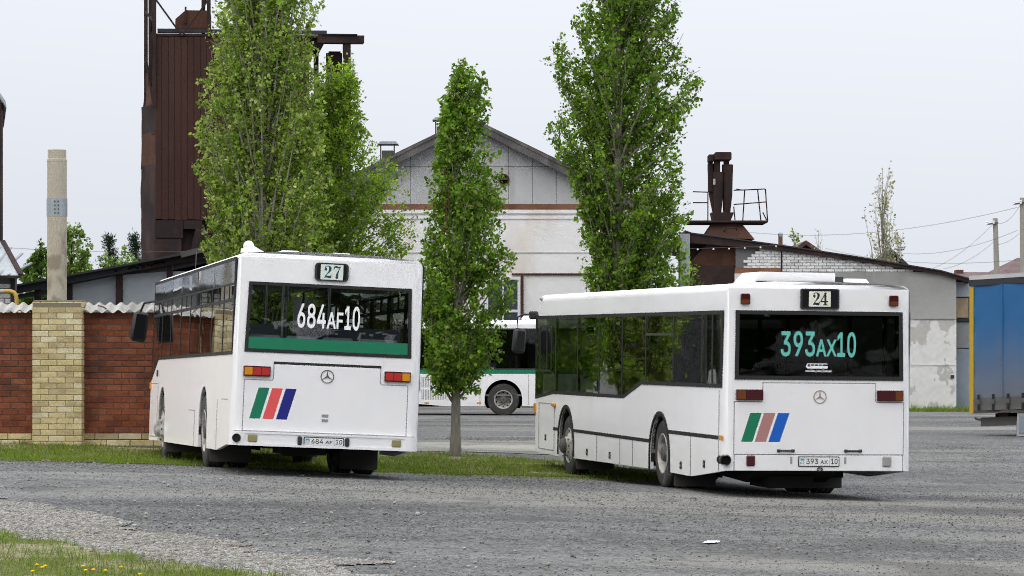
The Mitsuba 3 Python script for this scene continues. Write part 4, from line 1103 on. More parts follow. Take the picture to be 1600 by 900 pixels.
put(tw + '__hood', hm, 'rust_brown'); put(tw + '__hood__clamp', bar(tp(.98, .36, ztop + .45), tp(.98, .36, ztop + .98), .08, .05, up=(1, 0, 0)), 'rust_dark')
# open frame on the right
zr = lambda v: 1.7 + (560 - v) * .0202
sR = TL - .1
put(tw + '__head_beam', tbox(5.1, sR + .30, -.12, .35, zr(69), zr(57)), 'rust_dark'); put(tw + '__head_beam', tbox(5.4, sR + .55, .4, .9, zr(66), zr(54.5)), 'rust_dark')
put(tw + '__roof_sheet', tbox(5.2, sR + .3, -.2, 2.5, zr(56.5), zr(55.5)), 'dark_felt')
for s0, s1, d0, d1, a, b in ((sR - .14, sR + .10, -.05, .2, 69, 420), (sR - .50, sR - .12, 1.6, 1.75, 74, 172), (5.4, 5.9, .5, .6, 82, 200), (5.05, 5.2, 1.2, 1.4, 69, 230), (5.5, sR, 2.2, 2.4, 120, 160)):
    put(tw + '__frame_post', tbox(s0, s1, d0, d1, zr(b), zr(a)), 'rust_dark')
put(tw + '__frame_beam', tbox(5.4, sR + .2, -.1, .2, zr(180), zr(174)), 'rust_dark'); put(tw + '__frame_panel', tbox(sR - 1.4, sR - .15, .3, .4, zr(300), zr(180)), 'rust_dark')
put(tw + '__frame_brace', bar(tp(5.6, -.02, zr(130)), tp(sR - .1, -.02, zr(98)), .06, .06), 'rust_dark')
put(tw + '__lower_body', tbox(5.4, sR, .25, 5.0, -.3, zr(300)), 'rust_dark')

# --- low grey workshop on the right
ws = thing('workshop', 'low workshop of grey plaster and white brick with a sloping dark roof edge', 'building')
D = 104.0
wx = lambda u: (u - 800) * 104 / 4900
wz = lambda v: 1.7 - (v - 560) * 104 / 4900
roofv = lambda u: np.interp(u, [1075, 1080.4, 1213, 1330, 1469, 1517], [362, 365.6, 383.5, 401, 424, 437.5])
WL, WR = wx(1060), wx(1494)
put(ws + '__core', slab([(wx(1150), -.4), (WR, -.4), (WR, wz(roofv(1494) + 3)), (wx(1300), wz(roofv(1300) + 4)), (wx(1150), wz(roofv(1150) + 4))], 104.06, 116), 'mortar_grey')
put(ws + '__grey_plaster', slab([(wx(1235), wz(497)), (WR, wz(497)), (WR, wz(roofv(1494) + 3)), (wx(1470), wz(425)), (wx(1235), wz(425))], 104.0, 104.056), 'grey_plaster')
put(ws + '__white_plaster', slab([(WL, -.4), (WR - .0, -.4), (WR - .0, wz(498)), (WL, wz(498))], 103.98, 104.057), 'peeling_white')
put(ws + '__plaster_ledge', bx(wx(1390), WR, 103.93, 103.978, wz(498.5), wz(496)), 'grey_plaster'); put(ws + '__plaster_ledge', bx(wx(1400), WR, 103.95, 103.978, wz(571), wz(569)), 'peeling_white')
k = put(ws + '__wall_socket', bx(wx(1485), wx(1490), 103.9, 103.978, wz(591), wz(586)), 'black_plastic')
put(ws + '__white_plaster', slab([(wx(1148), wz(497)), (wx(1234), wz(497)), (wx(1234), wz(426)), (wx(1148), wz(426))], 104.0, 104.056), 'peeling_white')
lay(ws, wx(1143), wx(1462), wz(424.8), 9, .0985, .262, 103.985, WHT, joint=.016, depth=.07,
    test=lambda a, b, z: wz(roofv(a / 104 * 4900 + 800) + 5) > z + .02 and a > wx(1143) + max(0, (z - wz(424.8)) * 1.15) - .02)
put(ws + '__brick_joint', bx(wx(1220), wx(1222), 103.96, 103.984, wz(424), wz(386)), 'rust_dark')
put(ws + '__rusty_lintel', bx(wx(1148), wx(1220), 103.97, 104.0, wz(426.5), wz(418.5)), 'rust_band')
rp = [(u, roofv(u)) for u in (1070, 1080.4, 1213, 1330, 1469, 1517)]
th = [14, 14, 8, 6, 5, 5]
put(ws + '__roof_edge', ext_y(P([(wx(u), wz(v)) for u, v in rp] + [(wx(u), wz(v + t)) for (u, v), t in list(zip(rp, th))[::-1]]), 103.86, 117), 'rust_dark')
put(ws + '__roof_felt', ext_y(P([(wx(u), wz(v - 2)) for u, v in rp] + [(wx(u), wz(v)) for u, v in rp[::-1]]), 103.8, 117.2), 'dark_felt')
put(ws + '__open_bay', slab([(wx(1075), wz(498)), (wx(1150), wz(498)), (wx(1150), wz(380)), (wx(1075), wz(372))], 105.2, 110), 'rust_dark')
put(ws + '__hopper_cone', slab([(wx(1076), wz(415)), (wx(1150), wz(415)), (wx(1210), wz(386)), (wx(1110), wz(377))], 104.3, 105.1), 'rust_brown')
put(ws + '__bay_wall', slab([(wx(1076), wz(497)), (wx(1147), wz(497)), (wx(1147), wz(414.5)), (wx(1076), wz(414.5))], 104.1, 104.3), 'rust_dark')
put(ws + '__blue_grey_sheet', bx(wx(1062), wx(1077), 103.6, 103.7, wz(500), wz(366)), 'grey_metal')
# side wall with boards and doors, beyond the corner
sx = lambda u, d: (u - 800) * d / 4900
SY = 108.0
put(ws + '__side_wall', P and cat(slab([(WR + .002, -.4), (sx(1518, SY), -.4), (sx(1518, SY), wz(443)), (WR + .002, wz(432))], 104.8, 116)), 'mortar_grey')
s0, s1 = WR + .03, sx(1516, 104.75)
put(ws + '__metal_door', bx(s0, s1, 104.66, 104.79, -.1, wz(545)), 'grey_metal'); put(ws + '__metal_door', bx(s0, s1, 104.68, 104.79, wz(543.5), wz(503)), 'grey_metal')
put(ws + '__top_sheet', bx(s0, s1, 104.68, 104.79, wz(463), wz(440)), 'zinc_sheet'); put(ws + '__boarded_window', bx(s0 + .04, s1 - .08, 104.70, 104.79, wz(496), wz(465)), 'plywood')
put(ws + '__beam', bx(s0, s1, 104.6, 104.79, wz(502), wz(498)), 'dark_felt')
k = put(ws + '__stove_pipe', lathe_z([(0, 5.0), (.075, 5.0), (.075, wz(365)), (0, wz(365))], 14, (wx(1227.5), 106, 0)), 'rust_band', 30)
put(k + '__cowl', lathe_z([(.08, wz(366)), (.085, wz(361.5)), (.03, wz(359)), (0, wz(358.5))], 14, (wx(1227.5), 106, 0)), 'galvanised', 30)

# --- dust collector on its roof
dc = thing('dust_collector', 'rusty twin cone dust collector standing on a railed platform over the workshop roof', 'machine')
D = 107.0
qx = lambda u: (u - 800) * 107 / 4900
qz = lambda v: 1.7 - (v - 560) * 107 / 4900


def cone(u0t, u1t, vt, u0b, u1b, vb, y, sides=16):
    a = np.array([(qx(u0t) + qx(u1t)) / 2, y, qz(vt)]); b = np.array([(qx(u0b) + qx(u1b)) / 2, y, qz(vb)])
    return tube([a, b], [(qx(u1t) - qx(u0t)) / 2, (qx(u1b) - qx(u0b)) / 2], sides)


for (a, b), (a2, b2), vt, y in (((1105, 1118), (1113.5, 1120.5), 256, 106.9), ((1113, 1129), (1115, 1126), 270, 106.6), ((1127, 1144.5), (1129, 1140), 258, 106.7)):
    put(dc + '__cyclone', cat(cone(a, b, vt, a, b, vt + 8, y), cone(a, b, vt + 7.9, a * .75 + a2 * .25, b * .75 + b2 * .25, 305, y), cone(a * .75 + a2 * .25, b * .75 + b2 * .25, 305, a2, b2, 336, y)), 'rust_dark', 40)
put(dc + '__inlet_duct', bevel_box(qx(1115), qx(1141), 106.3, 107.3, qz(252), qz(239.5), .03), 'rust_dark'); put(dc + '__inlet_duct', bevel_box(qx(1105.5), qx(1115), 106.5, 107.2, qz(254), qz(242.5), .03), 'rust_dark')
put(dc + '__riser', bx(qx(1115), qx(1124), 106.6, 106.9, qz(285), qz(251)), 'rust_dark'); put(dc + '__riser', bx(qx(1130), qx(1138), 106.6, 106.9, qz(275), qz(251)), 'rust_dark'); put(dc + '__riser', bx(qx(1106), qx(1113), 106.7, 107, qz(300), qz(253)), 'rust_dark')
put(dc + '__name_plate', bx(qx(1112.5), qx(1116), 106.42, 106.46, qz(290), qz(281)), 'zinc_sheet')
put(dc + '__collar', cat(slab([(qx(1110), qz(333)), (qx(1145), qz(333)), (qx(1140), qz(346)), (qx(1113), qz(346))], 106.4, 107.4)), 'rust_dark')
put(dc + '__platform', bx(qx(1075), qx(1196), 105.9, 108.2, qz(349.5), qz(346.5)), 'rust_dark')
hop = trimesh.Trimesh([(qx(1097), 105.8, qz(372)), (qx(1175), 105.8, qz(376)), (qx(1175), 108.2, qz(376)), (qx(1097), 108.2, qz(372)), (qx(1112), 106.2, qz(349.4)), (qx(1155), 106.2, qz(349.4)), (qx(1155), 107.8, qz(349.4)), (qx(1112), 107.8, qz(349.4))]).convex_hull
put(dc + '__hopper', hop, 'rust_brown'); put(dc + '__hopper__handle', tube([(qx(1128), 105.95, qz(363)), (qx(1132), 105.75, qz(359)), (qx(1147), 105.75, qz(359)), (qx(1147), 105.9, qz(362))], .02, 6), 'rust_dark')
for a, b in (((1080, 302), (1104, 303)), ((1143, 300), (1192, 298)), ((1147, 298), (1158, 300)), ((1080, 319), (1103, 319)), ((1143, 322), (1193, 318))):
    put(dc + '__rail', rod((qx(a[0]), 105.95, qz(a[1])), (qx(b[0]), 105.95, qz(b[1])), .022, 6), 'rust_dark')
for a, b in (((1103, 302), (1103, 347)), ((1160, 300), (1157, 347)), ((1180, 299), (1185, 347)), ((1192, 298), (1195.5, 347)), ((1188, 334), (1194, 346)), ((1143, 325), (1145, 346))):
    put(dc + '__rail_post', rod((qx(a[0]), 105.95, qz(a[1])), (qx(b[0]), 105.95, qz(b[1])), .022, 6), 'rust_dark')

# --- lean-to shed behind the wall on the left
sh = thing('lean_to_shed', 'lean to shed of grey metal panels under a dark sloping roof', 'shed')
hx = lambda u: (u - 800) * 70 / 4900
hz = lambda v: 1.7 - (v - 560) * 70 / 4900
rv = lambda u: np.interp(u, [-40, 23, 320, 420], [465, 446.5, 390.5, 372])
put(sh + '__roof', slab([(hx(23), hz(rv(23))), (hx(400), hz(rv(400))), (hx(400), hz(rv(400) + 3)), (hx(23), hz(rv(23) + 3))], 69.5, 82), 'dark_felt')
for a, b in ((23, 223), (223, 400)):
    put(sh + '__fascia', slab([(hx(a) + .004, hz(rv(a) + 3.2)), (hx(b), hz(rv(b) + 3.2)), (hx(b), hz(rv(b) + 12.5)), (hx(a) + .004, hz(rv(a) + 14))], 69.7, 69.78), 'dark_felt' if a == 23 else 'rust_dark')
dots = [(hx(u), hz(rv(u) + 8 + RNG.uniform(-2, 2))) for u in (184, 205, 209, 213, 217, 221, 227, 234, 240, 246, 250, 256, 258)]
tag(put(sh + '__rivets', cat([bx(x - .03, x + .03, 69.68, 69.698, z - .02, z + .02) for x, z in dots]), 'black_void'), kind='stuff')
for a, b in ((113.5, 181.5), (192, 261), (270, 345)):
    put(sh + '__metal_panel', slab([(hx(a), hz(560)), (hx(b), hz(560)), (hx(b), hz(max(rv(b) + 14, 424))), (hx(a), hz(max(rv(a) + 15, 424)))], 70.0, 70.05), 'zinc_sheet')
for a, b in ((105, 113), (182, 191.5), (261.5, 269.5), (55, 63)):
    put(sh + '__post', bx(hx(a), hx(b), 69.85, 70.1, 0, hz(rv(a) + 8)), 'rust_dark')
put(sh + '__back', slab([(hx(62), 0), (hx(345), 0), (hx(345), hz(rv(345) + 6)), (hx(62), hz(rv(62) + 13))], 74, 74.2), 'black_void')
put(sh + '__lower_beam', bar((hx(28), 69.9, hz(464)), (hx(100), 69.9, hz(452)), .08, .10), 'dark_felt')
put(sh + '__wooden_end', bar((hx(288), 69.3, hz(400)), (hx(322), 69.3, hz(391.5)), .12, .12), 'old_wood')

# --- house at the left edge
ho = thing('brick_house', 'pale brick house with a ribbed grey metal roof at the left edge', 'house')
ox = lambda u: (u - 800) * 62 / 4900
oz = lambda v: 1.7 - (v - 560) * 62 / 4900
o6 = lambda u: (u - 800) * 66 / 4900
o6z = lambda v: 1.7 - (v - 560) * 66 / 4900
put(ho + '__core', ext_z(P([(ox(-160), 62.02), (ox(17), 62.02), (ox(17) - 1.8, 72), (ox(-160) - 1.8, 72)]), -.2, oz(431)), 'mortar_grey')
lay(ho, ox(-14), ox(17), oz(505), 8, .0985, .262, 62.0, WHT, joint=.016, depth=.06, test=lambda a, b, z: z < oz(432))
put(ho + '__corner_post', bx(ox(17), ox(24), 61.95, 62.2, 0, oz(430)), 'dark_felt')
rf = trimesh.Trimesh([(ox(-150), 61.6, oz(431)), (ox(38), 61.6, oz(431)), (o6(4), 66, o6z(377)), (ox(-150), 66, o6z(377)), (ox(-150), 61.6, oz(433.5)), (ox(38), 61.6, oz(433.5)), (o6(4) - 1.3, 72, o6z(377)), (ox(38) - 1.9, 72, oz(431))], [[0, 1, 2], [0, 2, 3], [4, 5, 1], [4, 1, 0], [1, 7, 6], [1, 6, 2]], process=False)
put(ho + '__roof', rf, 'zinc_sheet')
for i, u in enumerate((-60, -44, -28, -12, 4, 19)):
    put(ho + '__roof__rib', bar((ox(u), 61.58, oz(430.5)), (ox(u - (9 if u > 0 else 12)) - .0, 65.2, oz(431) + (o6z(377) - oz(431)) * (.80 if u < 4 else (.66 if u == 4 else .42))), .05, .03), 'galvanised')
put(ho + '__ridge_flashing', bar((ox(38.5), 61.55, oz(430)), (o6(4), 66, o6z(376.5)), .10, .04), 'rust_dark')
put(ho + '__gutter', bx(ox(-150), ox(38.5), 61.5, 61.6, oz(435.5), oz(431.2)), 'rust_dark')
def skew(m, y0, k=-.172):      # the house stands a little askew to the wall
    m = cat(m); m.vertices[:, 0] += k * (m.vertices[:, 1] - y0); return m


put(ho + '__upper_storey', skew(ext_y(P([(o6(-230), o6z(400)), (o6(-.9), o6z(400)), (o6(-.9), o6z(160)), (o6(-115), o6z(-20)), (o6(-230), o6z(160))]), 66.3, 71.5), 66.3), 'mortar_grey'); put(ho + '__upper_corner', bx(o6(-.8), o6(2.2), 66.0, 66.2, o6z(388), o6z(160)), 'rust_dark')
put(ho + '__upper_roof', skew(ext_y(P([(o6(-115), o6z(-35)), (o6(11.5), o6z(160)), (o6(12.5), o6z(169)), (o6(8.5), o6z(162)), (o6(-115), o6z(-27))]), 65.8, 71.8), 65.8), 'zinc_sheet')
put(ho + '__upper_roof', skew(ext_y(P([(o6(-115), o6z(-35)), (o6(-115), o6z(-27)), (o6(-240), o6z(165)), (o6(-243), o6z(158))]), 65.8, 71.8), 65.8), 'zinc_sheet')
gp = thing('gas_pipe', 'yellow gas pipe with an elbow running along the pale brick house', 'pipe')
gx = lambda u: (u - 800) * 58 / 4900
gzv = lambda v: 1.7 - (v - 560) * 58 / 4900
M('pipe_yellow', prin((.52, .33, .05), .5, .4)); M('pipe_grey', prin((.40, .36, .30), .6, .3))
put(gp + '__run', tube([(gx(-160), 58, gzv(455)), (gx(8), 58, gzv(455))], .036, 12), 'pipe_grey', 40)
put(gp + '__elbow', tube([(gx(7), 58, gzv(455)), (gx(16), 58, gzv(455)), (gx(22), 58, gzv(457)), (gx(25), 58, gzv(462)), (gx(26), 58, gzv(470)), (gx(26), 58, .2)], .037, 12), 'pipe_yellow', 40)

# --- blue curtain trailer
tr = thing('truck_trailer', 'blue curtain sided truck trailer with a yellow corner post and dirty lower curtain', 'trailer')
ax = math.radians(33)
TX, TY = 11.144, 76.0; tu = np.array([math.cos(ax), -math.sin(ax)]); tz0 = 1.7 - (690 - 560) / 4900 * 76


def trm(x0, x1, y0, y1, z0, z1, mesh=None):     # x along the trailer from its far left end, y away from us, z above its ground
    m = bx(x0, x1, y0, y1, z0, z1) if mesh is None else cat(mesh)
    pt = .043
    M_ = np.array([[tu[0], -tu[1], 0, TX], [tu[1], tu[0], 0, TY], [0, 0, 1, tz0], [0, 0, 0, 1.0]]) @ np.array([[1, 0, 0, 0], [0, 1, 0, 0], [pt, 0, 1, 0], [0, 0, 0, 1.0]])
    m.apply_transform(M_); return m


def tarp_fn(p, n, uv):
    d = fbm(p.x * .9, p.y * .9, p.z * .5, 4); st = noise(p.x * 9, p.y * 9, p.z * .5)
    h = p.z - .045 * (p.x - 11.1) + .35 * (d - .5) + .25 * (st - .5)
    c = mix((.016, .10, .27), (.024, .125, .30), d)
    return mix(c, (.17, .165, .15), smoothstep(2.9, .2, h) * .85)


M('blue_tarp', prin(mikit.proc(tarp_fn), .5, .35))
def hz2(v): return (690 - v) / 4900 * 76
q = side_pane(.06, 13.4, lambda y: hz2(622), hz2(446), 0, .02, 3, 90, 14); v = q.vertices; q = trimesh.Trimesh(np.stack([v[:, 1], v[:, 0] - .01 + .012 * np.sin(v[:, 1] * 5.5), v[:, 2]], 1), q.faces[:, ::-1])
put(tr + '__curtain', trm(0, 0, 0, 0, 0, 0, q), 'blue_tarp', True)
q = side_pane(.06, 13.4, lambda y: hz2(642), hz2(622), 0, .03, 5, 90, 6); v = q.vertices; q = trimesh.Trimesh(np.stack([v[:, 1], v[:, 0] - .03 + .02 * np.sin(v[:, 1] * 8), v[:, 2]], 1), q.faces[:, ::-1])
M('dirty_tarp', prin((.115, .115, .115), .7, .2))
put(tr + '__lower_hem', trm(0, 0, 0, 0, 0, 0, q), 'dirty_tarp', True)
put(tr + '__body', trm(.05, 13.4, .06, 2.45, hz2(645), hz2(440)), 'grey_metal')
M('yellow_paint', prin((.46, .30, .03), .6, .3))
put(tr + '__corner_post', trm(-.05, .055, -.03, .12, hz2(646), hz2(449)), 'yellow_paint')
put(tr + '__roof_rail', trm(-.06, 13.5, -.04, .1, hz2(447), hz2(438)), 'dark_felt'); put(tr + '__roof', trm(-.06, 13.5, -.03, 2.5, hz2(437.5), hz2(431)), 'cement_panel')
put(tr + '__curtain_seam', trm(.80, .83, -.06, -.02, hz2(622), hz2(446)), 'blue_tarp')
for i in range(14):
    x = .18 + i * .385
    k = put(tr + '__strap', trm(x, x + .05, -.085, -.05, hz2(641), hz2(617)), 'black_rubber'); put(k + '__buckle', trm(x - .02, x + .07, -.10, -.087, hz2(632), hz2(625)), 'hub_dark')
put(tr + '__side_rail', trm(0, 13.4, .0, .1, hz2(646.5), hz2(642.5)), 'hub_dark')
put(tr + '__chassis', trm(.3, 13.0, .7, 1.7, hz2(655), hz2(647)), 'dark_under')
put(tr + '__underrun_bar', trm(.12, 1.5, .25, .45, hz2(667), hz2(653)), 'hub_dark'); put(tr + '__underrun_bar__hook', trm(0, 0, 0, 0, 0, 0, tube([(.15, .3, hz2(657)), (-.02, .3, hz2(655)), (-.05, .3, hz2(653))], .03, 6)), 'hub_dark')
put(tr + '__underrun_stay', trm(.55, .80, .3, .5, hz2(655), hz2(646)), 'rust_brown')
put(tr + '__tool_box', trm(1.16, 2.1, .05, .6, hz2(684), hz2(648)), 'zinc_sheet'); put(tr + '__tool_box__door', trm(1.22, 2.05, .03, .048, hz2(680), hz2(652)), 'grey_metal')
put(tr + '__support_leg', trm(1.12, 1.18, .1, .2, hz2(686), hz2(660)), 'grey_metal'); put(tr + '__support_leg__foot', trm(1.02, 1.28, .05, .25, hz2(688), hz2(686)), 'grey_metal')
for x in (3.0, 4.3, 5.6):
    w_ = lathe_x([(.28, -.15), (.48, -.15), (.5, -.1), (.5, .1), (.48, .15), (.02, .15), (.02, -.08), (.28, -.1)], 28); w_.apply_transform(np.array([[0, 1, 0, x], [1, 0, 0, .35], [0, 0, 1, .5 - .043 * x], [0, 0, 0, 1.0]]))
    put(tr + '__wheel', trm(0, 0, 0, 0, 0, 0, w_), 'tyre_rubber', 40)

# --- far houses, poles, wires
def tile_fn(p, n, uv):
    return mix((.075, .030, .028), (.115, .048, .044), noise(p.x * 4, p.y * 4, p.z * 5)) * (.7 + .3 * smoothstep(-.6, .6, dr.sin(p.z * 22)))


M('brown_tiles', prin(mikit.proc(tile_fn), .5, .4))
M('cream_wall', prin((.52, .47, .33), .9, .2)); M('brown_gable', prin((.10, .05, .045), .8, .2)); M('red_chimney', prin((.12, .06, .05), .9, .1))


def house(label, D, eave_v, ridge_v, u0, u1, ua, wall, roofm, depth=9.0, over=.35, chim=None, base='far_house', gable_front=True):
    X = lambda u: (u - 800) * D / 4900
    Zf = lambda v: 1.7 - (v - 560) * D / 4900
    k = thing(base, label, 'house', 'far houses beyond the workshop' if False else None)
    put(k + '__wall', ext_y(P([(X(u0) + over, -.3), (X(u1) - over, -.3), (X(u1) - over, Zf(eave_v) - .1), (X(ua), Zf(ridge_v) - .28), (X(u0) + over, Zf(eave_v) - .1)]), D, D + depth), wall)
    for a in (u0, u1):
        put(k + '__roof', ext_y(P([(X(ua), Zf(ridge_v)), (X(a), Zf(eave_v) - .05), (X(a), Zf(eave_v) - .25), (X(ua), Zf(ridge_v) - .2)]), D - .5, D + depth + .5), roofm)
    w0 = put(k + '__window', bx(X(ua) - .5, X(ua) + .5, D - .04, D - .005, Zf(eave_v) - 1.6, Zf(eave_v) - .4), 'dark_glass')
    if chim:
        put(k + '__chimney', bx(X(chim[0]), X(chim[1]), D + 2, D + 2.6, Zf(chim[3]) - .6, Zf(chim[2])), 'red_chimney')
    return k


house('far house with a cream gable beneath thin poplars, right of centre', 150., 418, 390, 1362, 1424, 1393, 'cream_wall', 'dark_felt', depth=3.0)
house('far brown gabled house peeping over the workshop roof', 140., 396, 376, 1226, 1290, 1258, 'brown_gable', 'brown_tiles')
h = thing('far_house', 'far house with a dark brown metal tile roof and chimney behind the trailer', 'house')
X = lambda u, D=130.: (u - 800) * D / 4900
Zf = lambda v, D=130.: 1.7 - (v - 560) * D / 4900
put(h + '__wall', bx(X(1512), X(1700), 131, 141, -.3, Zf(436)), 'cream_wall')
put(h + '__roof', cat(trimesh.Trimesh([(X(1506), 130.4, Zf(437)), (X(1600), 130.4, Zf(437)), (X(1600), 134, Zf(421)), (X(1514), 134, Zf(421)), (X(1600), 138, Zf(437)), (X(1506), 138, Zf(437))]).convex_hull), 'brown_tiles')
put(h + '__roof', cat(trimesh.Trimesh([(X(1556), 129.8, Zf(437)), (X(1720), 129.8, Zf(437)), (X(1614), 134, Zf(398)), (X(1670), 134, Zf(398)), (X(1556), 140, Zf(437)), (X(1720), 140, Zf(437))]).convex_hull), 'brown_tiles')
put(h + '__chimney', bx(X(1513), X(1524), 133.4, 134.2, Zf(430), Zf(418)), 'red_chimney')


def pole_fn(p, n, uv): return mix((.27, .255, .23), (.36, .345, .31), fbm(p.x * 4, p.y * 4, p.z * 1.5, 3))


M('pole_concrete', prin(mikit.proc(pole_fn), .9, .2)); M('wire_dark', prin((.10, .10, .105), .7, .2))
PD = 120.
X = lambda u, D=PD: (u - 800) * D / 4900
Zf = lambda v, D=PD: 1.7 - (v - 560) * D / 4900
poles = []
for u, v, D_p, lb, ln in ((1555, 341, 122., 'leaning grey concrete power pole, the left of two beside the trailer', -4.5), (1597.5, 309, 116., 'taller grey concrete power pole at the right edge above the trailer', -1.5)):
    k = thing('power_pole', lb, 'pole', 'concrete power poles')
    x0, zt = X(u, D_p), Zf(v, D_p); xb = x0 - ln * D_p / 4900 * 1.9
    put(k + '__shaft', tube([(xb, D_p, -.3), (x0, D_p, zt)], [.15, .10], 4), 'pole_concrete')
    put(k + '__crossarm', bar((x0 - .35, D_p - .12, zt - .25), (x0 + .1, D_p - .12, zt - .18), .06, .06), 'hub_dark')
    for dx, dz in ((-.33, -.05), (-.08, -.02)): put(k + '__insulator', lathe_z([(0, 0), (.05, 0), (.04, .06), (.05, .09), (.02, .12), (0, .12)], 10, (x0 + dx, D_p - .12, zt - .2 + dz)), 'white_plain')
    poles.append((x0, D_p, zt))


def wire(a, b, sag, r=.011, n=24):
    t = np.linspace(0, 1, n)[:, None]; p = np.array(a) * (1 - t) + np.array(b) * t; p[:, 2] -= sag * 4 * (t * (1 - t))[:, 0]
    return tube(p, r, 4)


def pt(u, v, D): return ((u - 800) * D / 4900, D, 1.7 - (v - 560) * D / 4900)


WR_ = [((1590, 324, 116), (1160, 362, 140), .5, 'long power line running left from the taller pole above the workshop'), ((1552, 350, 122), (1440, 425, 150), .3, 'power line dropping steeply left from the top of the leaning pole'),
       ((1555, 376, 122), (1474, 420, 140), .2, 'lower power line dropping left from the middle of the leaning pole'), ((1590, 360, 116), (1410, 396, 150), .3, 'power line from the taller pole to the cream gabled house'),
       ((1605, 405, 116), (1290, 388, 160), .4, 'nearly level power line far behind the poles'), ((1594, 320, 116), (1556, 348, 122), .25, 'short power line between the tops of the two poles'), ((1592, 365, 116), (1557, 382, 122), .1, 'short lower line between the two poles'),
       ((-30, 384, 74), (360, 389, 92), .12, 'thin line strung between the left house and the rusty tower'), ((1075, 388, 103.2), (1228, 382, 103.2), .03, 'string of small bulbs under the workshop roof edge')]
for a, b, s_, lb in WR_:
    k = put('power_line' if 'bulbs' not in lb else 'bulb_string', wire(pt(*a), pt(*b), s_, .007 if a[2] > 90 else .005), 'wire_dark'); tag(k, lb, 'cable')
    if 'bulbs' in lb:
        for t_ in np.linspace(.1, .9, 6):
            q = np.array(pt(*a)) * (1 - t_) + np.array(pt(*b)) * t_; sp = trimesh.creation.icosphere(subdivisions=1, radius=.03); sp.apply_translation(q - [0, 0, .04 + .03 * 4 * t_ * (1 - t_)]); put(k + '__bulb', sp, 'white_plain', True)


# ------------------------------------------------------------------ trees
def bark_fn(p, n, uv):
    return mix((.16, .145, .12), (.27, .25, .215), noise(p.x * 40, p.y * 40, p.z * 6)) * (.7 + .5 * fbm(p.x * 9, p.y * 9, p.z * 3, 3))


M('bark', prin(mikit.proc(bark_fn), .95, .1))
M('bark_pale', prin((.24, .225, .195), .95, .1))
M('bark_dark', prin((.07, .055, .04), .95, .1))


class Leaves:
    def __init__(s): s.c, s.d, s.n, s.L, s.W = [], [], [], [], []

    def add(s, c, d, n, L, W):
        s.c.append(c); s.d.append(d); s.n.append(n); s.L.append(L); s.W.append(W)

    def mesh(s, cols, var=.22):
        cols = np.array(cols) * 1.2
        c, d, n, L, W = (np.concatenate(q) for q in (s.c, s.d, s.n, s.L, s.W))
        d = d / (np.linalg.norm(d, axis=1, keepdims=True) + 1e-9); n = n - d * (n * d).sum(1, keepdims=True); n /= np.linalg.norm(n, axis=1, keepdims=True) + 1e-9
        t = np.cross(n, d); L, W = L[:, None], W[:, None]
        v = np.stack([c, c + d * L * .40 + t * W * .5 + n * W * .10, c + d * L, c + d * L * .40 - t * W * .5 + n * W * .10], 1).reshape(-1, 3)
        f = (np.array([[0, 1, 2], [0, 2, 3]])[None] + (np.arange(len(c)) * 4)[:, None, None]).reshape(-1, 3)
        sp = np.concatenate([np.full(len(q), k) for q, k in zip(s.c, np.exp(RNG.normal(0, .20, len(s.c))))])
        return trimesh.Trimesh(v, f, process=False), (tint(len(c), 4, cols, var) * np.repeat(sp, 4)[:, None]).clip(.004, .8)


def curve(a, b, out, n=7, wig=.03):
    """a limb from a to b that first leaves along out and then rises"""
    a, b = np.array(a, float), np.array(b, float); t = np.linspace(0, 1, n)[:, None]; Lk = np.linalg.norm(b - a)
    m = a + np.array(out) * Lk * .45
    p = (1 - t) ** 2 * a + 2 * t * (1 - t) * m + t ** 2 * b
    p[1:] += RNG.normal(0, wig * Lk * .4, (n - 1, 3)) * t[1:]
    return p


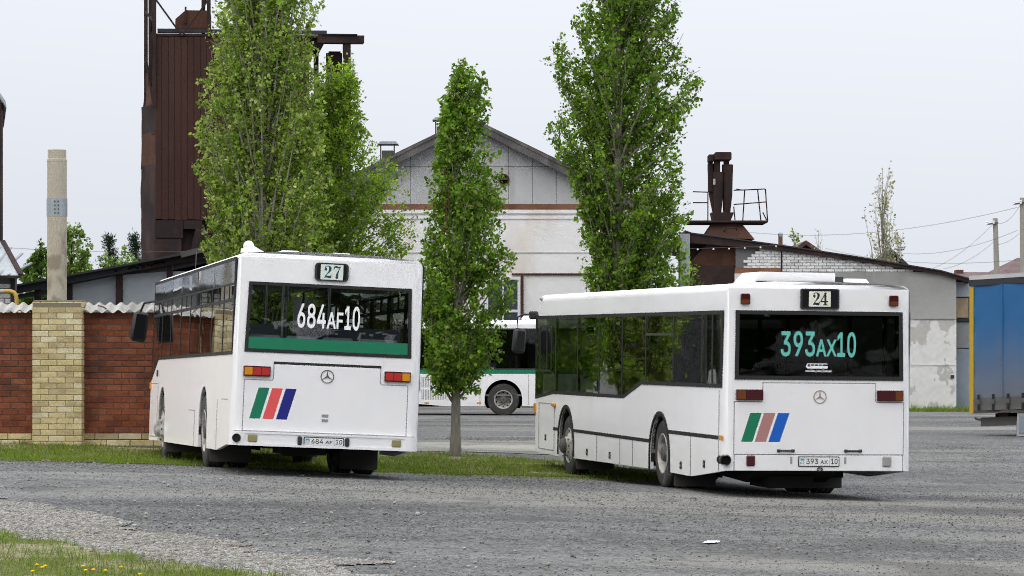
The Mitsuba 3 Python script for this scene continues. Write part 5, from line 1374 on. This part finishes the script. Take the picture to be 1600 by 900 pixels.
def leafy_tree(key, base, env, z_low, top, n_limb, cols, leaf=(.065, .05), per_twig=12, twigs=16, lean=.55, bark='bark', r0=.09, depth=.8, rise=(.9, 2.4), fork=None, upright=.7, inner=.25, cx=None, twig_len=(.18, .5), leaf_bsdf_='leafy', hang=.35, bare=0.0, zpow=1.0):
    """base point; env rows (z, left x, right x): how far the crown reaches on either side at that height"""
    env = np.array(sorted(env), float); bxp, byp, bz = base
    cxf = (lambda z: np.interp(z, *np.array(cx).T)) if cx else (lambda z: bxp)
    lv = Leaves(); limbs, twig_m = [], []
    zz = np.linspace(bz, top, 14); tx = np.array([cxf(z) for z in zz])
    trunk = np.stack([tx + np.r_[0, RNG.normal(0, .012, 13)], byp + np.r_[0, RNG.normal(0, .02, 13)], zz], 1)
    rad = r0 * np.clip(1 - (zz - bz) / (top - bz), .06, 1) ** .8; rad[0] *= 1.25
    put(key + '__trunk', tube(trunk, rad, 10), bark, True)
    ext_ = lambda z: (np.interp(z, env[:, 0], env[:, 1]), np.interp(z, env[:, 0], env[:, 2]))
    for i in range(n_limb):
        zt = env[0, 0] + .1 + (env[-1, 0] - env[0, 0] - .1) * ((i + RNG.random()) / n_limb) ** zpow
        l, r = ext_(zt); cxz = min(max(cxf(zt), l + .05), r - .05); ph = RNG.uniform(0, 2 * np.pi) if RNG.random() < .6 else RNG.normal(0, .6) + (np.pi if RNG.random() < .5 else 0); k = RNG.uniform(.85, 1.0) if RNG.random() < .7 else RNG.uniform(.25, .9)
        c, s = math.cos(ph), math.sin(ph)
        x = cxz + (r - cxz if c > 0 else cxz - l) * c * k; y = byp + .5 * (r - l) * depth * s * k
        off = math.hypot(x - cxz, y - byp)
        za = max(z_low, min(zt - RNG.uniform(*rise) * (.4 + .6 * min(1, off / .6)), top - .3)); za = min(za, zt - .12)
        a = np.array([np.interp(za, zz, trunk[:, 0]), np.interp(za, zz, trunk[:, 1]), za])
        o = np.array([(x - a[0]), (y - a[1]), .35 * (zt - za)]); o /= np.linalg.norm(o) + 1e-6
        p = curve(a, (x, y, zt), o * (1 - upright) + np.array([0, 0, 1]) * upright * .55 + o * .2, 8)
        Lb = np.linalg.norm(p[-1] - p[0]); rb = .006 + .011 * Lb
        limbs.append(tube(p, np.linspace(rb, .004, 8), 5, False))
        for j in range(int(twigs * (.6 + .3 * Lb))):
            t = inner + (1 - inner) * RNG.random() ** .8; q = np.array([np.interp(t * 7, np.arange(8), p[:, m_]) for m_ in range(3)])
            dr_ = RNG.normal(0, .55, 3) + np.array([0, 0, upright]) + .35 * np.array([np.sign(q[0] - cxf(q[2])) * .6, 0, 0]); dr_ /= np.linalg.norm(dr_)
            tl = RNG.uniform(*twig_len) * (.6 + .4 * (1 - t)); e = q + dr_ * tl
            l2, r2 = ext_(e[2]); e[0] = np.clip(e[0], l2 - .06, r2 + .06)
            if j % 2 == 0: twig_m.append(tube([q, (q + e) / 2 + RNG.normal(0, .01, 3), e], [.0045, .003, .002], 3, False))
            n = int(per_twig * RNG.uniform(.5, 1.4) * (tl / .35)) if RNG.random() > bare else 0
            if n < 1: continue
            u = RNG.random((n, 1)) ** .7; pos = q + (e - q) * u + RNG.normal(0, .035, (n, 3))
            d = RNG.normal(0, 1, (n, 3)) + np.array([0, 0, -hang * 1.6]) + dr_ * .5; nn = RNG.normal(0, 1, (n, 3)) + np.array([0, 0, .5])
            sc = np.exp(RNG.normal(-.02, .24, n)); lv.add(pos, d, nn, leaf[0] * sc, leaf[1] * sc)
    tag(put(key + '__limbs', cat(limbs), bark, True), kind='stuff')
    if twig_m: tag(put(key + '__twigs', cat(twig_m), bark), kind='stuff')
    m, col = lv.mesh(cols, .24)
    put(key + '__crown', m, leaf_bsdf_, False, color=col)
    return len(m.faces)


POP = [(.135, .24, .022), (.10, .195, .018), (.18, .29, .036), (.075, .155, .015), (.23, .32, .07)]
POP2 = [(.25, .36, .05), (.20, .30, .04), (.31, .41, .085), (.15, .24, .035), (.36, .43, .15)]
BIR = [(.25, .37, .04), (.20, .32, .03), (.30, .41, .06), (.15, .25, .03)]
# the small poplar between the buses, y 53
Y = 53.0
E_ = [(1.311, -1.244, -0.519), (1.484, -1.363, -0.281), (1.808, -1.471, -0.119), (2.349, -1.525, -0.054), (2.890, -1.547, -0.022), (3.322, -1.525, 0.032), (3.593, -1.471, -0.108), (3.971, -1.449, -0.119), (4.620, -1.439, -0.151), (4.945, -1.276, -0.281),
      (5.378, -1.168, -0.324), (5.810, -1.114, -0.411), (6.135, -1.060, -0.433), (6.373, -0.973, -0.476), (6.589, -0.887, -0.584)]
t1 = thing('poplar_tree', 'slender poplar with its whole trunk in view, between the two near buses', 'tree')
nf = leafy_tree(t1, (-.955, Y, .01), E_, 1.05, 6.546, 150, POP, leaf=(.062, .052), per_twig=19, twigs=17, r0=.088, depth=.9, rise=(.5, 1.5), upright=.6, inner=.2)
for a, b in (((-0.984, Y, .95), (-1.211, Y - .1, 1.484)), ((-0.919, Y, 1.0), (-0.595, Y + .1, 1.397)), ((-0.973, Y, 1.15), (-1.082, Y + .15, 1.700))):
    put(t1 + '__low_limb', tube(curve(a, b, (np.sign(b[0] - a[0]) * .5, 0, .5)), np.linspace(.032, .016, 7), 7), 'bark', True)
for i, (u, v0, v1) in enumerate(((694, 300, 245), (690, 320, 262), (699, 330, 240))):
    put(t1 + '__dry_twig', tube([((u + 6 - 800) * 53 / 4900, 52.6, 1.7 - (v0 + 60 - 560) * 53 / 4900), ((u - 800) * 53 / 4900, 52.6, 1.7 - (v1 - 560) * 53 / 4900)], [.010, .003], 4), 'rust_brown')
# tall poplar on the right, y 57
E_ = [(0.769, 1.512, 2.908), (1.700, 1.373, 3.118), (2.980, 1.419, 3.094), (3.329, 1.326, 3.199), (4.027, 1.326, 3.280), (4.608, 1.221, 3.257), (5.073, 1.105, 3.199), (5.481, 0.849, 3.187), (5.830, 0.651, 3.304), (6.120, 0.605, 3.397),
      (6.469, 0.838, 3.490), (6.877, 0.675, 3.536), (7.167, 0.617, 3.397), (7.516, 0.838, 3.187), (7.865, 1.163, 3.257), (8.214, 1.233, 3.304), (8.912, 1.454, 3.141), (10.076, 1.803, 2.676), (10.890, 2.094, 2.385)]
t2 = thing('poplar_tree', 'tall broad poplar rising behind the bus with route card 24', 'tree')
nf += leafy_tree(t2, (1.931, 57.0, -.05), E_, 1.2, 10.832, 320, POP, leaf=(.064, .054), per_twig=19, twigs=18, r0=.13, depth=.9, rise=(.8, 2.2), upright=.72, inner=.22, bark='bark')
for i in range(10):   # low shoots at its right foot
    pass
# tall poplar on the left with many upright grey stems, y 57.5
E_ = [(1.227, -5.386, -3.551), (3.002, -5.658, -3.196), (3.712, -5.729, -3.137), (4.422, -5.705, -3.196), (5.251, -5.788, -3.314), (5.961, -5.859, -3.456), (6.671, -5.836, -3.527), (7.145, -5.729, -3.551), (7.618, -5.693, -3.527), (8.329, -5.563, -3.480), (9.157, -5.386, -3.729), (10.104, -4.971, -4.024), (10.696, -4.735, -4.261)]
t3 = thing('poplar_tree', 'tall wide poplar with many upright grey stems behind the route 27 bus', 'tree')
nf += leafy_tree(t3, (-4.616, 58.0, .05), E_, .9, 10.578, 285, POP2, leaf=(.066, .056), per_twig=17, twigs=18, r0=.14, depth=.8, rise=(1.4, 3.6), upright=.86, inner=.25, bark='bark_pale', hang=.2)
# birch beside it, y 60
E_ = [(1.210, -3.918, -2.143), (2.680, -4.224, -1.959), (3.659, -4.286, -1.922), (4.271, -4.286, -1.898), (4.884, -4.335, -1.947), (5.251, -4.335, -2.008), (5.680, -4.286, -2.302), (6.108, -4.041, -2.865), (6.598, -3.735, -2.988), (6.965, -3.796, -2.988), (7.333, -3.490, -3.122)]
t4 = thing('birch_tree', 'loose leaning birch with small leaves, just left of the slender poplar', 'tree')
nf += leafy_tree(t4, (-4.224, 60.0, .05), E_, .8, 7.027, 270, BIR, leaf=(.052, .043), per_twig=25, twigs=19, zpow=1.5, r0=.09, depth=.9, rise=(.8, 2.4), upright=.5, inner=.25, bark='bark_pale', cx=[(0, -4.224), (3.659, -3.918), (7.088, -3.245)], twig_len=(.2, .6))


def bg_tree(label, D, u, v_base, env, cols, n_limb, leaf, per, name='far_tree', bark='bark_dark', **k):
    X = lambda a: (a - 800) * D / 4900
    Zf = lambda a: 1.7 - (a - 560) * D / 4900
    t = thing(name, label, 'tree')
    e = [(Zf(v), X(a), X(b)) for v, a, b in env]; zs = sorted(q[0] for q in e)
    return leafy_tree(t, (X(u), D, -.2), e, max(.8, zs[0] * .7), zs[-1], n_limb, cols, leaf=leaf, per_twig=per, bark=bark, **k)


FAR = [(.17, .27, .05), (.13, .22, .04), (.22, .30, .08)]
nf += bg_tree('light green young tree just right of the cement chimney pipe', 110., 112, 560, [(500, 95, 140), (430, 84, 142), (400, 90, 140), (380, 97, 139), (362, 103, 125), (355, 108, 118)], FAR, 46, (.12, .10), 9, r0=.12, twigs=10, depth=.9, twig_len=(.3, .9), upright=.6)
nf += bg_tree('dark bushy tree showing between the left house and the cement chimney pipe', 105., 55, 560, [(520, 20, 110), (450, 28, 100), (430, 35, 95), (412, 44, 85), (398, 56, 78), (388, 62, 72)], [(.10, .17, .03), (.07, .13, .025), (.15, .22, .05)], 46, (.12, .10), 11, r0=.12, twigs=10, depth=.9, twig_len=(.3, .8))
nf += bg_tree('green bushy tree behind the lean to roof, left of the rusty tower', 115., 180, 560, [(520, 130, 235), (430, 130, 225), (412, 140, 222), (400, 150, 215), (393, 175, 205)], FAR[:2] + [(.09, .15, .035)], 50, (.12, .10), 10, r0=.12, twigs=10, depth=.9, twig_len=(.3, .8))


def pine(label, D, u, v_top, v_low, w, seed):
    X = lambda a: (a - 800) * D / 4900
    Zf = lambda a: 1.7 - (a - 560) * D / 4900
    t = thing('pine_tree', label, 'tree'); x0 = X(u); zt, zl = Zf(v_top), Zf(v_low); r = np.random.default_rng(seed)
    put(t + '__trunk', tube([(x0, D, -.2), (x0 + .1, D, zl), (x0, D, zt)], [.16, .10, .02], 7), 'bark_dark', True)
    lv = Leaves(); limbs = []
    for z in np.arange(zl, zt, .28):
        f = (zt - z) / (zt - zl)
        for _ in range(5):
            if r.random() < .25: continue
            a = r.uniform(0, 2 * np.pi); Lb = w * D / 4900 * (.2 + .8 * f ** .8) * r.uniform(.5, 1.1); e = np.array([x0 + math.cos(a) * Lb, D + math.sin(a) * Lb, z + r.uniform(-.1, .35) * Lb])
            limbs.append(tube([(x0, D, z), e], [.025, .008], 4, False)); n = 60
            uu = r.random((n, 1)) ** .6; pos = np.array([x0, D, z]) * (1 - uu) + e * uu + r.normal(0, .09, (n, 3))
            lv.add(pos, r.normal(0, 1, (n, 3)) + [0, 0, .6], r.normal(0, 1, (n, 3)), np.full(n, .16), np.full(n, .035))
    tag(put(t + '__limbs', cat(limbs), 'bark_dark'), kind='stuff')
    m, c = lv.mesh([(.022, .038, .020), (.03, .05, .022), (.016, .03, .017)]); put(t + '__crown', m, 'leafy', False, color=c)


pine('wider of the two dark pines between chimney pipe and rusty tower', 125., 170, 370, 440, 26, 1)
pine('thin dark pine close against the left edge of the rusty tower', 125., 211, 364, 440, 18, 2)
BARE = [(.34, .35, .18), (.28, .30, .14), (.40, .38, .24)]
nf += bg_tree('thin nearly bare poplar standing tall above the workshop roof on the right', 146., 1379, 560, [(540, 1360, 1400), (400, 1353, 1407), (360, 1352, 1400), (330, 1352, 1397), (300, 1362, 1394), (275, 1374, 1393), (262, 1384, 1390)], BARE, 60, (.11, .09), 2.0, name='bare_tree', bark='bark_pale', r0=.11, twigs=9, upright=.95, rise=(2, 5), twig_len=(.4, 1.1), hang=0)
nf += bg_tree('low half bare tree right beside the thin tall poplar', 145., 1403, 560, [(540, 1392, 1414), (410, 1388, 1414), (385, 1396, 1412), (362, 1402, 1410)], BARE, 24, (.13, .11), 3, name='bare_tree', bark='bark', r0=.1, twigs=8, upright=.9, rise=(1, 3), twig_len=(.3, .9), hang=0)
nf += bg_tree('bare shrub like tree beside the brown gabled house', 135., 1279, 560, [(540, 1268, 1294), (400, 1266, 1297), (380, 1270, 1288), (360, 1271, 1284)], BARE, 22, (.10, .09), 2, name='bare_tree', bark='bark', r0=.08, twigs=7, upright=.95, rise=(1, 3), twig_len=(.3, .9), hang=0)
nf += bg_tree('green tree top showing by the stove pipe of the workshop', 135., 1241, 560, [(540, 1210, 1262), (400, 1203, 1262), (382, 1215, 1255), (372, 1230, 1250), (362, 1240, 1246)], FAR, 26, (.12, .10), 7, name='far_tree', r0=.1, twigs=8, upright=.7, twig_len=(.3, .8))
# low shoots at the right foot of the tall poplar
sb = thing('poplar_shoots', 'leafy young shoots at the foot of the tall poplar behind the route 24 bus', 'shrub')
E_ = [(1.243, 2.857, 3.371), (2.957, 2.811, 3.360), (3.117, 3.040, 3.314), (3.300, 3.154, 3.246)]
nf += leafy_tree(sb, (3.086, 56.0, -.1), E_, .1, 3.243, 22, POP, leaf=(.07, .058), per_twig=8, twigs=9, r0=.02, rise=(.4, 1.0))

# trees across the road, behind the place where the photograph was taken (the bus windows mirror them)
lv = Leaves(); n = 26000
cxs = RNG.uniform(-90, 110, 70); cy_ = -34 + RNG.normal(0, 3, 70); hh = RNG.uniform(9, 15, 70); rr_ = RNG.uniform(2.5, 4.5, 70)
i = RNG.integers(0, 70, n); u = RNG.normal(0, 1, (n, 3)); u /= np.linalg.norm(u, axis=1, keepdims=True); u *= RNG.random((n, 1)) ** .4
pos = np.stack([cxs[i] + u[:, 0] * rr_[i], cy_[i] + u[:, 1] * rr_[i], hh[i] * .48 + u[:, 2] * hh[i] * .5], 1)
lv.add(pos, RNG.normal(0, 1, (n, 3)), RNG.normal(0, 1, (n, 3)), RNG.uniform(.7, 1.3, n), RNG.uniform(.6, 1.1, n))
m, c = lv.mesh([(.05, .09, .02), (.035, .065, .018), (.07, .11, .03)]); put('woodland', m, 'leafy', False, color=c)
tag('woodland', 'belt of trees across the road from the bus yard', 'wood', kind='stuff')

q = scatter(5000, 9.5, 17, 101.8, 103.9, lambda x, y: RNG.random(len(x)) < (y - 101.6) / 2.3 * (.3 + meshkit.noise(np.stack([x * 1.2, y, 0 * x], -1), 3)))
g = blades(q, np.exp(RNG.normal(-2.2, .5, len(q))).clip(.03, .35), RNG.uniform(.012, .025, len(q)), .9)
put('wall_foot_grass', g, 'leafy', False, color=tint(len(q), 5, GRASS)); tag('wall_foot_grass', 'strip of grass along the foot of the workshop wall', 'grass', kind='stuff')

# ------------------------------------------------------------------ small things on the ground
pp = thing('paper_scrap', 'crumpled white scrap of paper lying alone on the asphalt in the foreground', 'litter')
px_, py_ = 1.90, 29.9; g = []
xs = np.linspace(-.062, .062, 7); ys = np.linspace(-.11, .11, 6)
X_, Y_ = np.meshgrid(xs, ys, indexing='ij'); Z_ = .010 + .020 * meshkit.fbm(np.stack([X_ * 22, Y_ * 14, 0 * X_], -1), 2, 4); Z_ += gz(px_ + X_, py_ + Y_)
ii, jj = np.meshgrid(np.arange(6), np.arange(5), indexing='ij'); q = np.stack([ii * 6 + jj, (ii + 1) * 6 + jj, (ii + 1) * 6 + jj + 1, ii * 6 + jj + 1], -1).reshape(-1, 4)
v = np.stack([px_ + X_ + .3 * Y_, py_ + Y_, Z_], -1).reshape(-1, 3); f = np.vstack([q[:, [0, 1, 2]], q[:, [0, 2, 3]]])
M('paper', prin((.74, .75, .78), .8, .2))
put(pp + '__sheet', trimesh.Trimesh(np.vstack([v, v - [0, 0, .002]]), np.vstack([f, f[:, ::-1] + len(v)]), process=False), 'paper')
for j, (u, v_, lb) in enumerate(((140, 720, 'pale stick lying at the asphalt edge before the brick wall'), (72, 728, 'short pale splinter on the asphalt left of the stick'))):
    y = 1.52 * 4900 / (v_ - 560); x = (u - 800) * y / 4900; z = float(gz(x, y)) + .018
    k = put('stick', tube([(x - .06, y, z), (x, y + .03, z + .02), (x + .07, y - .02, z + .005)], .009, 5), 'bark_pale'); tag(k, lb, 'stick')
M('dandelion_yellow', prin((.80, .50, .01), .8, .1))
DAN = [(57, 883.5), (65.5, 887.5), (70, 885.2), (50, 893.5), (129, 885.8), (133, 892), (145, 891.2), (164, 892.5), (188.5, 887), (218, 898.2)]
ORD = ('leftmost', 'second from the left', 'third from the left', 'fourth from the left', 'fifth from the left', 'fifth from the right', 'fourth from the right', 'third from the right', 'second from the right', 'rightmost')
for nth, (u, v_) in zip(ORD, sorted(DAN)):
    y = 25.0
    for _ in range(6):
        y = (1.7 - float(gz((u - 800) * y / 4900, y)) - .05) * 4900 / (v_ - 560)
    x = (u - 800) * y / 4900; z = float(gz(x, y))
    k = thing('dandelion', f'small yellow dandelion in the near left turf, {nth} of the ten', 'flower', 'dandelions in the turf')
    put(k + '__stem', rod((x, y, z), (x + .004, y, z + .05), .0022, 4), 'corner_stem' if 'corner_stem' in scene else M('corner_stem', prin((.10, .16, .04), .8, .2)))
    fl = trimesh.creation.icosphere(subdivisions=1, radius=.016); fl.apply_scale([1, 1, .6]); fl.apply_translation([x + .004, y, z + .055])
    put(k + '__flower', fl, 'dandelion_yellow', True)
print('leaf triangles', nf, 'entries', len(scene))
